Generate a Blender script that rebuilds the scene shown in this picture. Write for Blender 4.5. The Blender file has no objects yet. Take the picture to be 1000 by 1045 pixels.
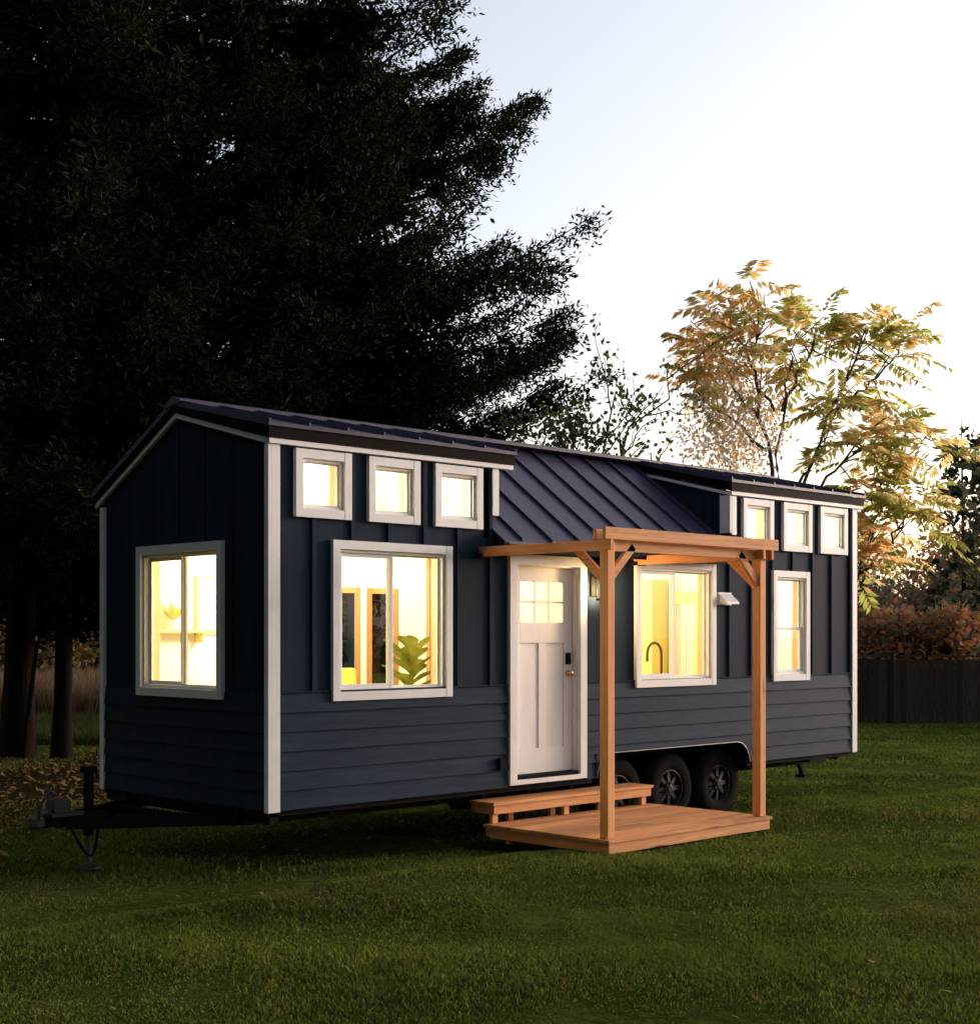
import bpy, bmesh, math, random
import numpy as np
from mathutils import Vector, Matrix
R = math.radians
scene = bpy.context.scene
COL = scene.collection
random.seed(7)
RNG = np.random.default_rng(11)

# ------------------------------------------------------------------ helpers
def tag(o, label=None, cat=None, group=None, kind=None):
    if label: o['label'] = label
    if cat: o['category'] = cat
    if group: o['group'] = group
    if kind: o['kind'] = kind
    return o

def empty(name, loc, label, cat, group=None):
    o = bpy.data.objects.new(name, None)
    o.empty_display_size = .2
    o.location = loc
    COL.objects.link(o)
    return tag(o, label, cat, group)

class MB:
    """collects shapes given in world coordinates"""
    def __init__(self):
        self.bm = bmesh.new()
        self.mi = 0
    def face(self, vs):
        f = self.bm.faces.new(vs); f.material_index = self.mi; return f
    def hexa(self, p):
        v = [self.bm.verts.new(q) for q in p]
        for f in ((0,3,2,1),(4,5,6,7),(0,1,5,4),(1,2,6,5),(2,3,7,6),(3,0,4,7)):
            self.face([v[i] for i in f])
    def box(self, x0, x1, y0, y1, z0, z1):
        x0, x1 = min(x0,x1), max(x0,x1); y0, y1 = min(y0,y1), max(y0,y1); z0, z1 = min(z0,z1), max(z0,z1)
        self.hexa([(x0,y0,z0),(x1,y0,z0),(x1,y1,z0),(x0,y1,z0),(x0,y0,z1),(x1,y0,z1),(x1,y1,z1),(x0,y1,z1)])
    def prism(self, pts, vec):
        """extrude polygon pts (3D) by vec"""
        a = [self.bm.verts.new(q) for q in pts]
        b = [self.bm.verts.new(tuple(q[i]+vec[i] for i in range(3))) for q in pts]
        self.face(a[::-1]); self.face(b)
        n = len(a)
        for i in range(n): self.face([a[i], a[(i+1)%n], b[(i+1)%n], b[i]])
    def bar(self, p, q, w, h, up=(0,0,1)):
        p, q = Vector(p), Vector(q); d = (q-p).normalized(); u = Vector(up)
        s = d.cross(u).normalized()*w/2; t = s.cross(d).normalized()*h/2
        self.hexa([p-s-t,p+s-t,q+s-t,q-s-t,p-s+t,p+s+t,q+s+t,q-s+t])
    def tube(self, pts, r, n=10, caps=True):
        pts = [Vector(p) for p in pts]
        rs = r if isinstance(r, (list, tuple)) else [r]*len(pts)
        rings = []; ref = None
        for i, p in enumerate(pts):
            d = (pts[min(i+1,len(pts)-1)]-pts[max(i-1,0)]).normalized()
            if ref is None: ref = Vector((0,0,1)) if abs(d.z) < .9 else Vector((1,0,0))
            s = d.cross(ref).normalized(); t = s.cross(d).normalized(); ref = t
            rings.append([self.bm.verts.new(p+(s*math.cos(a)+t*math.sin(a))*rs[i]) for a in [2*math.pi*k/n for k in range(n)]])
        for a, b in zip(rings, rings[1:]):
            for k in range(n): self.face([a[k], a[(k+1)%n], b[(k+1)%n], b[k]])
        if caps: self.face(rings[0][::-1]); self.face(rings[-1])
    def lathe(self, prof, c, axis='y', n=40, caps=True):
        """prof: list of (radius, offset along axis)"""
        rings = []
        for r, o in prof:
            ring = []
            for k in range(n):
                a = 2*math.pi*k/n; u, v = r*math.cos(a), r*math.sin(a)
                P = {'y': (u, o, v), 'z': (u, v, o), 'x': (o, u, v)}[axis]
                ring.append(self.bm.verts.new((c[0]+P[0], c[1]+P[1], c[2]+P[2])))
            rings.append(ring)
        for a, b in zip(rings, rings[1:]):
            for k in range(n): self.face([a[k], a[(k+1)%n], b[(k+1)%n], b[k]])
        if caps: self.face(rings[0][::-1]); self.face(rings[-1])
    def build(self, name, mat, parent=None, org=(0,0,0), bevel=0, smooth=False):
        bmesh.ops.recalc_face_normals(self.bm, faces=self.bm.faces)
        if org != (0,0,0): bmesh.ops.translate(self.bm, verts=self.bm.verts, vec=(-org[0],-org[1],-org[2]))
        me = bpy.data.meshes.new(name); self.bm.to_mesh(me); self.bm.free()
        for m in (mat if isinstance(mat, (list, tuple)) else [mat]): me.materials.append(m)
        if smooth:
            for p in me.polygons: p.use_smooth = True
        o = bpy.data.objects.new(name, me); COL.objects.link(o)
        if parent: o.parent = parent
        if bevel:
            b = o.modifiers.new('bevel', 'BEVEL'); b.width = bevel; b.segments = 2; b.limit_method = 'ANGLE'
            b.angle_limit = R(40)
        return o

def np_obj(name, verts, faces, mats, midx=None, parent=None, loc=(0,0,0), smooth=False):
    """faces: M x 4 or M x 3 int array"""
    me = bpy.data.meshes.new(name)
    verts = np.asarray(verts, np.float32); faces = np.asarray(faces, np.int32)
    k = faces.shape[1]
    me.vertices.add(len(verts)); me.vertices.foreach_set('co', verts.ravel())
    me.loops.add(faces.size); me.loops.foreach_set('vertex_index', faces.ravel())
    me.polygons.add(len(faces))
    me.polygons.foreach_set('loop_start', np.arange(0, faces.size, k, dtype=np.int32))
    me.polygons.foreach_set('loop_total', np.full(len(faces), k, np.int32))
    for m in mats: me.materials.append(m)
    if midx is not None: me.polygons.foreach_set('material_index', np.asarray(midx, np.int32))
    if smooth: me.polygons.foreach_set('use_smooth', np.ones(len(faces), bool))
    me.update(calc_edges=True); me.validate()
    o = bpy.data.objects.new(name, me); COL.objects.link(o); o.location = loc
    if parent: o.parent = parent
    return o

# ------------------------------------------------------------------ materials
def new_mat(name):
    m = bpy.data.materials.new(name); m.use_nodes = True
    nt = m.node_tree; nt.nodes.clear()
    out = nt.nodes.new('ShaderNodeOutputMaterial')
    return m, nt, out
def N(nt, t, **kw):
    n = nt.nodes.new(t)
    for k, v in kw.items():
        if k in n.inputs.keys() if isinstance(k, str) else False: n.inputs[k].default_value = v
        else: setattr(n, k, v)
    return n
def ramp(nt, fac, stops):
    r = nt.nodes.new('ShaderNodeValToRGB'); e = r.color_ramp.elements
    while len(e) < len(stops): e.new(.5)
    for i, (p, c) in enumerate(stops): e[i].position = p; e[i].color = (*c, 1)
    nt.links.new(fac, r.inputs[0]); return r.outputs[0]
def noise(nt, vec, scale, detail=4, rough=.55, dist=0):
    n = nt.nodes.new('ShaderNodeTexNoise'); n.inputs['Scale'].default_value = scale
    n.inputs['Detail'].default_value = detail; n.inputs['Roughness'].default_value = rough
    n.inputs['Distortion'].default_value = dist
    nt.links.new(vec, n.inputs['Vector']); return n.outputs['Fac']
def coords(nt, scale=(1,1,1), kind='Object'):
    tc = nt.nodes.new('ShaderNodeTexCoord'); mp = nt.nodes.new('ShaderNodeMapping')
    mp.inputs['Scale'].default_value = scale
    nt.links.new(tc.outputs[kind], mp.inputs['Vector']); return mp.outputs[0]
def bump(nt, h, strength, dist=.01):
    b = nt.nodes.new('ShaderNodeBump'); b.inputs['Strength'].default_value = strength; b.inputs['Distance'].default_value = dist
    nt.links.new(h, b.inputs['Height']); return b.outputs[0]

def island(nt, col, lo, hi):
    g = nt.nodes.new('ShaderNodeNewGeometry'); r = nt.nodes.new('ShaderNodeMapRange')
    nt.links.new(g.outputs['Random Per Island'], r.inputs[0]); r.inputs['To Min'].default_value = lo; r.inputs['To Max'].default_value = hi
    mx = nt.nodes.new('ShaderNodeMix'); mx.data_type = 'RGBA'; mx.blend_type = 'MULTIPLY'; mx.inputs[0].default_value = 1; mx.clamp_result = False
    nt.links.new(col, mx.inputs[6]); nt.links.new(r.outputs[0], mx.inputs[7]); return mx.outputs[2]

def surf(name, c0, c1, rough=.6, scale=6, stretch=(1,1,1), bmp=.15, bdist=.004, metal=0, spec=.5, detail=5, isl=0):
    m, nt, out = new_mat(name)
    b = nt.nodes.new('ShaderNodeBsdfPrincipled'); nt.links.new(b.outputs[0], out.inputs[0])
    v = coords(nt, stretch); n1 = noise(nt, v, scale, detail, .6)
    cc_ = ramp(nt, n1, [(.3, c0), (.7, c1)])
    if isl: cc_ = island(nt, cc_, 1-isl, 1+isl)
    nt.links.new(cc_, b.inputs['Base Color'])
    r = nt.nodes.new('ShaderNodeMapRange'); nt.links.new(n1, r.inputs[0])
    r.inputs['To Min'].default_value = rough-.08; r.inputs['To Max'].default_value = rough+.1
    nt.links.new(r.outputs[0], b.inputs['Roughness'])
    b.inputs['Metallic'].default_value = metal; b.inputs['Specular IOR Level'].default_value = spec
    if bmp:
        nt.links.new(bump(nt, noise(nt, v, scale*4, 4), bmp, bdist), b.inputs['Normal'])
    return m

def wood(name, axis, c0, c1, knots=True, rough=.65):
    st = {'x': (.35,7,7), 'y': (7,.35,7), 'z': (7,7,.35)}[axis]
    m, nt, out = new_mat(name)
    b = nt.nodes.new('ShaderNodeBsdfPrincipled'); nt.links.new(b.outputs[0], out.inputs[0])
    v = coords(nt, st); g = noise(nt, v, 5, 6, .6, .8)
    col = ramp(nt, g, [(.25, c0), (.5, tuple((a+b_)/2 for a, b_ in zip(c0, c1))), (.72, c1)])
    if knots:
        v2 = coords(nt, tuple(min(s, 3.0) for s in st)); vo = nt.nodes.new('ShaderNodeTexVoronoi'); vo.inputs['Scale'].default_value = 2.3
        nt.links.new(v2, vo.inputs['Vector'])
        k = ramp(nt, vo.outputs['Distance'], [(.04, (.30,.16,.09)), (.12, (1,1,1))])
        mx = nt.nodes.new('ShaderNodeMix'); mx.data_type = 'RGBA'; mx.blend_type = 'MULTIPLY'; mx.inputs[0].default_value = 1
        nt.links.new(col, mx.inputs[6]); nt.links.new(k, mx.inputs[7]); col = mx.outputs[2]
    nt.links.new(island(nt, col, .72, 1.22), b.inputs['Base Color']); b.inputs['Roughness'].default_value = rough
    b.inputs['Specular IOR Level'].default_value = .2
    nt.links.new(bump(nt, g, .25, .003), b.inputs['Normal'])
    return m

def leafmat(name, c0, c1, trans=.45, scale=1.3, spec_=.04):
    m, nt, out = new_mat(name)
    d = nt.nodes.new('ShaderNodeBsdfPrincipled'); t = nt.nodes.new('ShaderNodeBsdfTranslucent'); mx = nt.nodes.new('ShaderNodeMixShader')
    col = ramp(nt, noise(nt, coords(nt), scale, 5, .7), [(.32, c0), (.68, c1)])
    nt.links.new(col, d.inputs['Base Color']); nt.links.new(col, t.inputs['Color'])
    d.inputs['Roughness'].default_value = .7; d.inputs['Specular IOR Level'].default_value = spec_
    mx.inputs[0].default_value = trans
    nt.links.new(d.outputs[0], mx.inputs[1]); nt.links.new(t.outputs[0], mx.inputs[2]); nt.links.new(mx.outputs[0], out.inputs[0])
    return m

def emis(name, c, s):
    m, nt, out = new_mat(name); e = nt.nodes.new('ShaderNodeEmission')
    e.inputs[0].default_value = (*c, 1); e.inputs[1].default_value = s; nt.links.new(e.outputs[0], out.inputs[0]); return m

def glass(name, tint=(1,1,1), refl=.06):
    m, nt, out = new_mat(name)
    t = nt.nodes.new('ShaderNodeBsdfTransparent'); t.inputs[0].default_value = (*tint, 1)
    g = nt.nodes.new('ShaderNodeBsdfGlossy'); g.inputs['Roughness'].default_value = .02
    lw_ = nt.nodes.new('ShaderNodeLayerWeight'); lw_.inputs[0].default_value = .5
    p5 = nt.nodes.new('ShaderNodeMath'); p5.operation = 'POWER'; nt.links.new(lw_.outputs['Facing'], p5.inputs[0]); p5.inputs[1].default_value = 5
    fr = nt.nodes.new('ShaderNodeMath'); fr.operation = 'MULTIPLY_ADD'; nt.links.new(p5.outputs[0], fr.inputs[0]); fr.inputs[1].default_value = .9; fr.inputs[2].default_value = .03
    mx = nt.nodes.new('ShaderNodeMixShader')
    nt.links.new(fr.outputs[0], mx.inputs[0]); nt.links.new(t.outputs[0], mx.inputs[1]); nt.links.new(g.outputs[0], mx.inputs[2])
    nt.links.new(mx.outputs[0], out.inputs[0]); return m

NAVY = surf('navy_paint', (.008,.019,.037), (.025,.044,.068), rough=.6, scale=5, stretch=(.35,2.5,5), bmp=.5, bdist=.004, spec=.05, isl=.16)
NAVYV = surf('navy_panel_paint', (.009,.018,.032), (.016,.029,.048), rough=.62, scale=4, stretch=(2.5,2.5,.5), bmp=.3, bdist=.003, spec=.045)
TRIM = surf('white_trim_paint', (.66,.66,.66), (.76,.755,.75), rough=.5, scale=3, bmp=.08)
VINYL = surf('white_vinyl', (.72,.72,.71), (.78,.78,.77), rough=.35, scale=2, bmp=0)
DOORP = surf('door_paint', (.68,.67,.67), (.75,.74,.73), rough=.42, scale=3, stretch=(3,3,.6), bmp=.08)
ROOFM = surf('standing_seam_metal', (.036,.033,.064), (.052,.048,.092), rough=.42, scale=3, stretch=(1,.4,.4), bmp=.12, bdist=.006, spec=.22)
FASCIA = surf('dark_bronze_fascia', (.006,.005,.005), (.013,.010,.009), rough=.6, scale=6, bmp=.1, spec=.02)
BLACKM = surf('black_metal', (.006,.006,.006), (.012,.012,.012), rough=.6, scale=8, bmp=.1, spec=.02)
STEEL = surf('grey_steel', (.04,.04,.04), (.07,.07,.07), rough=.5, scale=10, bmp=.05, metal=.6)
LIPM = surf('arch_lip_metal', (.14,.14,.14), (.2,.2,.2), rough=.35, scale=10, bmp=.05, metal=.6)
RUBBER = surf('tyre_rubber', (.007,.007,.007), (.013,.013,.012), rough=.85, scale=14, bmp=.2, spec=.02)
RIMM = surf('rim_metal', (.010,.010,.010), (.018,.018,.018), rough=.5, scale=10, bmp=.05, metal=.2, spec=.1)
WX = wood('cedar_along_x', 'x', (.44,.17,.055), (.72,.36,.15))
WY = wood('cedar_along_y', 'y', (.50,.18,.055), (.70,.32,.13))
WZ = wood('cedar_along_z', 'z', (.58,.23,.07), (.76,.37,.15))
INTW = surf('interior_white_wall', (.72,.70,.64), (.78,.76,.70), rough=.6, scale=2, bmp=0)
INTY = surf('interior_cream_panel', (.78,.66,.20), (.82,.70,.24), rough=.6, scale=2, bmp=0)
INTF = wood('interior_floor_boards', 'x', (.3,.19,.1), (.42,.28,.16), knots=False)
INTWD = wood('interior_window_wood', 'z', (.36,.17,.06), (.5,.27,.11), knots=False)
GLASS = glass('window_glass')
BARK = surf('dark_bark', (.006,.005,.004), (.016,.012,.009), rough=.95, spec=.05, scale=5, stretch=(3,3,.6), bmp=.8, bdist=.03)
BARKL = surf('grey_brown_bark', (.05,.038,.03), (.10,.08,.06), rough=.9, scale=6, stretch=(3,3,.6), bmp=.6, bdist=.02)

# ------------------------------------------------------------------ camera
CAM = Vector((-6.937, -9.607, 1.977)); YAW = .776; F = 1484.912
cd = bpy.data.cameras.new('camera'); cam = bpy.data.objects.new('camera', cd); COL.objects.link(cam)
cam.location = CAM; cam.rotation_euler = (R(90), 0, -YAW)
cd.sensor_fit = 'HORIZONTAL'; cd.sensor_width = 36; cd.lens = F*36/1000
cd.shift_y = (647.85-522.5)/1000; cd.clip_end = 1500; cd.clip_start = .1
scene.camera = cam
FW = Vector((math.sin(YAW), math.cos(YAW), 0)); RT = Vector((math.cos(YAW), -math.sin(YAW), 0))
def at(px, dist, z=0.0):
    """ground spot in the viewing direction of photo column px at a given forward distance"""
    p = CAM + FW*dist + RT*(dist*(px-500)/F); return Vector((p.x, p.y, z))
def hz(py, dist): return CAM.z + (647.85-py)*dist/F

# ------------------------------------------------------------------ sky + sun
SUN_EL, SUN_AZ = R(5.0), Vector((math.sin(R(104)), math.cos(R(104)), 0))
w = bpy.data.worlds.new('World'); scene.world = w; w.use_nodes = True
nt = w.node_tree; nt.nodes.clear()
sky = nt.nodes.new('ShaderNodeTexSky'); sky.sky_type = 'NISHITA'; sky.sun_disc = False
sky.sun_elevation = SUN_EL; sky.sun_rotation = math.atan2(SUN_AZ.x, SUN_AZ.y)
sky.air_density = 1.0; sky.dust_density = 3.0; sky.ozone_density = 1.5; sky.altitude = 0
bg = nt.nodes.new('ShaderNodeBackground'); bg.inputs[1].default_value = .132
wo = nt.nodes.new('ShaderNodeOutputWorld')
hs = nt.nodes.new('ShaderNodeHueSaturation'); hs.inputs['Saturation'].default_value = .55      # sky colour muted towards grey
tn_ = nt.nodes.new('ShaderNodeMix'); tn_.data_type = 'RGBA'; tn_.blend_type = 'MULTIPLY'; tn_.inputs[0].default_value = 1; tn_.inputs[7].default_value = (1, .93, .94, 1)
nt.links.new(sky.outputs[0], hs.inputs['Color']); nt.links.new(hs.outputs[0], tn_.inputs[6]); nt.links.new(tn_.outputs[2], bg.inputs[0]); nt.links.new(bg.outputs[0], wo.inputs[0])
sl = bpy.data.lights.new('sun', 'SUN'); sl.energy = .50; sl.angle = R(14); sl.color = (1, .80, .74)
so = bpy.data.objects.new('sun', sl); COL.objects.link(so)
sd = Vector((SUN_AZ.x*math.cos(R(8)), SUN_AZ.y*math.cos(R(8)), math.sin(R(8))))
so.rotation_euler = sd.to_track_quat('Z', 'Y').to_euler(); so.location = (0,0,30)
scene.view_settings.view_transform = 'Standard'; scene.view_settings.look = 'None'
scene.view_settings.exposure = 2.2; scene.view_settings.gamma = 1
scene.render.engine = 'CYCLES'
scene.cycles.max_bounces = 8; scene.cycles.transparent_max_bounces = 12

# ------------------------------------------------------------------ ground
def smooth(a, b, x):
    t = np.clip((x-a)/(b-a), 0, 1); return t*t*(3-2*t)
def gz(x, y):
    x = np.asarray(x, float); y = np.asarray(y, float)
    h = .125*smooth(.3, 1.3, -y)*smooth(60, 20, np.abs(x)+np.abs(y))
    h = h + .018*np.sin(x*1.1+.4)*np.cos(y*.9+1)+.012*np.sin(x*2.7+y*1.9)*smooth(.2, 1.0, np.abs(y+.7))
    h = h - .05*np.exp(-(((x-5.3)/1.6)**2+((y-.3)/.5)**2))
    return h
def ground_mesh():
    g = np.concatenate([-np.geomspace(600, 22, 22), np.arange(-20, 42, .5), np.geomspace(44, 600, 22)])
    X, Y = np.meshgrid(g, g, indexing='ij'); Z = gz(X, Y)
    Z = np.where((np.abs(X) > 60) | (np.abs(Y) > 60), 0, Z)
    n = len(g); V = np.stack([X, Y, Z], -1).reshape(-1, 3)
    i = np.arange(n-1); I, J = np.meshgrid(i, i, indexing='ij'); a = (I*n+J).ravel()
    return V, np.stack([a, a+n, a+n+1, a+1], -1)
m, nt, out = new_mat('lawn_ground')
b = nt.nodes.new('ShaderNodeBsdfPrincipled'); nt.links.new(b.outputs[0], out.inputs[0])
v = coords(nt)
n1 = noise(nt, v, .55, 6, .65); n2 = noise(nt, v, 9, 6, .75)
c1 = ramp(nt, n1, [(.3, (.028,.046,.009)), (.5, (.05,.078,.016)), (.68, (.085,.095,.026))])
c2 = ramp(nt, n2, [(.3, (.35,.4,.35)), (.7, (1.5,1.4,1.2))])
mx = nt.nodes.new('ShaderNodeMix'); mx.data_type = 'RGBA'; mx.blend_type = 'MULTIPLY'; mx.inputs[0].default_value = 1
nt.links.new(c1, mx.inputs[6]); nt.links.new(c2, mx.inputs[7])
# needle litter and bare soil under the conifers behind the house's left end
sep = nt.nodes.new('ShaderNodeSeparateXYZ'); nt.links.new(v, sep.inputs[0])
def math_(op, a, b_=None, c=None):
    n = nt.nodes.new('ShaderNodeMath'); n.operation = op
    for i, q in enumerate((a, b_, c)):
        if q is None: continue
        if isinstance(q, (int, float)): n.inputs[i].default_value = q
        else: nt.links.new(q, n.inputs[i])
    return n.outputs[0]
def blob(cx, cy, rx, ry):
    dx = math_('DIVIDE', math_('SUBTRACT', sep.outputs[0], cx), rx); dy = math_('DIVIDE', math_('SUBTRACT', sep.outputs[1], cy), ry)
    d = math_('SQRT', math_('ADD', math_('MULTIPLY', dx, dx), math_('MULTIPLY', dy, dy)))
    d = math_('ADD', d, math_('MULTIPLY', math_('SUBTRACT', noise(nt, v, 1.6, 6, .75), .5), 1.5))
    mr = nt.nodes.new('ShaderNodeMapRange'); mr.inputs['From Min'].default_value = 1.1; mr.inputs['From Max'].default_value = .8
    nt.links.new(d, mr.inputs[0]); return mr.outputs[0]
litter = ramp(nt, noise(nt, v, 7, 8, .85), [(.32, (.010,.008,.004)), (.5, (.028,.020,.009)), (.68, (.050,.032,.013))])
mx2 = nt.nodes.new('ShaderNodeMix'); mx2.data_type = 'RGBA'
nt.links.new(blob(2.5, 8.2, 9, 4.6), mx2.inputs[0]); nt.links.new(mx.outputs[2], mx2.inputs[6]); nt.links.new(litter, mx2.inputs[7])
nt.links.new(mx2.outputs[2], b.inputs['Base Color']); b.inputs['Roughness'].default_value = .95; b.inputs['Specular IOR Level'].default_value = .0
nt.links.new(bump(nt, n2, .9, .05), b.inputs['Normal'])
LAWN = m
V_, F_ = ground_mesh()
tag(np_obj('lawn', V_, F_, [LAWN], smooth=True), kind='structure')

# grass blades: denser and finer near the camera
def patch(P, sc=1.0, ph=0.0):
    x, y = P[:,0]*sc+ph, P[:,1]*sc-ph
    return (np.sin(x*1.9+2.1*np.sin(y*.8+ph))+np.sin(y*2.6+1.7*np.sin(x*1.1))+np.sin(x*4.7+y*3.9+2*np.sin(y*1.7))*.7+np.sin(x*8.3-y*9.1+2*np.sin(x*3.1))*.5)/3.2
def blades(name, n, sampler, hfn, wfn, mats, probs, lean=.5, mottle=False):
    P = sampler(n); n = len(P)
    d = (P[:,0]-CAM.x)*FW.x + (P[:,1]-CAM.y)*FW.y
    h = hfn(d, n); w_ = wfn(d, n)
    if mottle: h = h*(1+.65*patch(P, .9))
    a = RNG.uniform(0, 2*np.pi, n)
    z = gz(P[:,0], P[:,1])-.01
    base = np.stack([P[:,0], P[:,1], z], -1)
    s = np.stack([np.cos(a), np.sin(a), 0*a], -1)*w_[:,None]/2
    la = RNG.uniform(0, 2*np.pi, n); lm = RNG.uniform(0, lean, n)*h
    tip = base + np.stack([np.cos(la)*lm, np.sin(la)*lm, h], -1)
    mid = base + np.stack([np.cos(la)*lm*.35, np.sin(la)*lm*.35, h*.6], -1)
    V = np.concatenate([base-s, base+s, mid+s*.8, tip, mid-s*.8]).reshape(5, n, 3).transpose(1,0,2)
    q = np.arange(n)[:,None]*5
    Fq = np.concatenate([q+np.array([[0,1,2,4]]), q+np.array([[4,2,3,3]])])
    tri = np.concatenate([q+np.array([[0,1,2]]), q+np.array([[0,2,4]]), q+np.array([[4,2,3]])])
    mi = RNG.choice(len(mats), n, p=probs)
    if mottle:
        q1 = patch(P, .62, 3.0); q2 = patch(P, .45, 7.0); u_ = RNG.uniform(0, 1, n)
        mi = np.where(u_ < np.clip(.22+.55*q1, .02, .85), 1, 0); mi = np.where(RNG.uniform(0, 1, n) < np.clip(.5*(q2-.15), .03, .55), 2, mi)
        mi = np.where((mi == 0) & (patch(P, .7, 11.) < -.1) & (RNG.uniform(0,1,n) < .7), 3, mi)
    return np_obj(name, V.reshape(-1,3), tri, mats, np.concatenate([mi, mi, mi]))
G1 = leafmat('grass_green', (.066,.108,.014), (.124,.175,.028), .3, .7)
G2 = leafmat('grass_light', (.15,.18,.028), (.22,.235,.05), .3, .9)
G3 = leafmat('grass_straw', (.13,.10,.04), (.18,.145,.06), .3, .9)
G4 = leafmat('grass_deep', (.042,.068,.010), (.072,.106,.018), .3, .8)
def lawn_sampler(n):
    # density falls with distance; only what the frame sees, with a margin
    u = RNG.uniform(0, 1, n*2); d = 6.2*(38/6.2)**(u**1.05)
    lat = RNG.uniform(-.38, .38, n*2)*d
    P = np.stack([CAM.x+FW.x*d+RT.x*lat, CAM.y+FW.y*d+RT.y*lat], -1)
    nz = np.sin(P[:,0]*1.7+np.sin(P[:,1]*1.3)*2)+np.sin(P[:,1]*2.3+np.sin(P[:,0]*.9)*2)
    keep = (RNG.uniform(0, 1, n*2) < .62+.2*nz)
    keep &= ~((P[:,0] > -.1) & (P[:,0] < 8.9) & (P[:,1] > .25) & (P[:,1] < 2.7) & (RNG.uniform(0,1,n*2) < .85))
    keep &= ~((P[:,0] > 2.28) & (P[:,0] < 4.65) & (P[:,1] > -1.62) & (P[:,1] < .3))
    keep &= ~((((P[:,0]-2.5)/8.6)**2+((P[:,1]-8.2)/4.2)**2) < RNG.uniform(.0, 1.5, n*2))
    return P[keep][:n]
g = blades('grass', 420000, lawn_sampler,
       lambda d, n: RNG.uniform(.012, .034, n)*(1+.014*d), lambda d, n: .0035+.0011*d*RNG.uniform(.6, 1.2, n), [G1, G2, G3, G4], [.70, .2, .07, .03], .9, True)
tag(g, 'short dark green lawn grass', 'grass', kind='stuff')
# fallen leaves scattered on the lawn
def leaf_litter(n):
    d = RNG.uniform(6.5, 30, n); lat = RNG.uniform(-.37, .37, n)*d
    P = np.stack([CAM.x+FW.x*d+RT.x*lat, CAM.y+FW.y*d+RT.y*lat], -1)
    k = ~((P[:,1] > -1.8) & (P[:,1] < 2.8) & (P[:,0] > -.3) & (P[:,0] < 9)); P = P[k]; n = len(P)
    c = np.stack([P[:,0], P[:,1], gz(P[:,0], P[:,1])+RNG.uniform(.02, .05, n)], -1)
    a = RNG.uniform(0, 6.28, n); s = RNG.uniform(.014, .03, n)[:,None]
    u = np.stack([np.cos(a), np.sin(a), RNG.uniform(-.4,.4,n)], -1)*s; v_ = np.stack([-np.sin(a), np.cos(a), RNG.uniform(-.4,.4,n)], -1)*s*.6
    V = np.stack([c-u, c+v_, c+u, c-v_], 1).reshape(-1, 3)
    return V, np.arange(n)[:,None]*4+np.arange(4)[None]
V_, F_ = leaf_litter(170)
n_l = 5000; P_ = np.stack([RNG.normal(2.5, 5.0, n_l), RNG.normal(8.2, 2.8, n_l)], -1)      # leaves and needles drifted under the conifers
c_ = np.stack([P_[:,0], P_[:,1], gz(P_[:,0], P_[:,1])+RNG.uniform(.01,.04,n_l)], -1); a_ = RNG.uniform(0,6.28,n_l); s_ = RNG.uniform(.025,.06,n_l)[:,None]
u_ = np.stack([np.cos(a_), np.sin(a_), RNG.uniform(-.5,.5,n_l)], -1)*s_; w_ = np.stack([-np.sin(a_), np.cos(a_), RNG.uniform(-.5,.5,n_l)], -1)*s_*.5
V2 = np.stack([c_-u_, c_+w_, c_+u_, c_-w_], 1).reshape(-1,3); F_ = np.concatenate([F_, np.arange(n_l)[:,None]*4+np.arange(4)[None]+len(V_)]); V_ = np.concatenate([V_, V2])
DRY = leafmat('dry_leaf', (.16,.09,.035), (.30,.20,.09), .2, 3)
tag(np_obj('fallen_leaves', V_, F_, [DRY]), 'small dry leaves scattered over the lawn', 'leaves', kind='stuff')

# ------------------------------------------------------------------ THE HOUSE
L, W = 8.727, 2.6
ZB, ZD, ZM = .55, 3.56, 2.84        # siding bottom, dormer wall top, middle wall top
RY, RZ = 1.33, 4.0                  # ridge
ORG = (0.0, 0.0, 0.0)
house = empty('tiny_house', (4.36, 1.3, 0), 'dark navy tiny house on a trailer with lit windows and metal roof', 'tiny house')
HO = (4.36, 1.3, 0)
T = .12
def wall_grid(mb, s0, s1, z0, z1, holes, f):
    """rectangular wall with rectangular holes; f(s0,s1,z0,z1) adds one block"""
    xs = sorted({s0, s1, *[h[0] for h in holes], *[h[1] for h in holes]}); xs = [x for x in xs if s0 <= x <= s1]
    for a, b_ in zip(xs, xs[1:]):
        mid = (a+b_)/2
        hs = sorted([(h[2], h[3]) for h in holes if h[0] < mid < h[1]])
        z = z0
        for h0, h1 in hs:
            if min(h0, z1) > z: f(a, b_, z, min(h0, z1))
            z = max(z, h1)
        if z < z1: f(a, b_, z, z1)
CW = .075   # casing width
WIN = dict(big=(.622,1.983,1.421,2.771), kit=(4.555,5.901,1.432,2.743), bath=(6.984,7.721,1.444,2.713))
SM = [(.238,.822),(1.010,1.596),(1.776,2.365),(6.402,6.988),(7.182,7.770),(7.944,8.540)]
SMZ = (2.942, 3.503)
GW = (.622,1.972,1.434,2.766)
DOOR = (2.714,3.789,.565,2.736)
def hole(wn): return (wn[0]+CW, wn[1]-CW, wn[2]+CW, wn[3]-CW)
fh = [hole(WIN[k]) for k in WIN] + [hole((a, b_, *SMZ)) for a, b_ in SM] + [(DOOR[0]+.08, DOOR[1]-.08, .60, DOOR[3]-.09)]
mb = MB()
def fblock(a, b_, z0, z1): mb.box(a, b_, 0, T, z0, z1)
XA, XB = 2.53, 6.19        # dormer ends
ARCH0, ARCH1, ARCHZ = 3.95, 6.52, .79
arch = [(ARCH0, ARCH1, .0, ARCHZ)]
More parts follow.
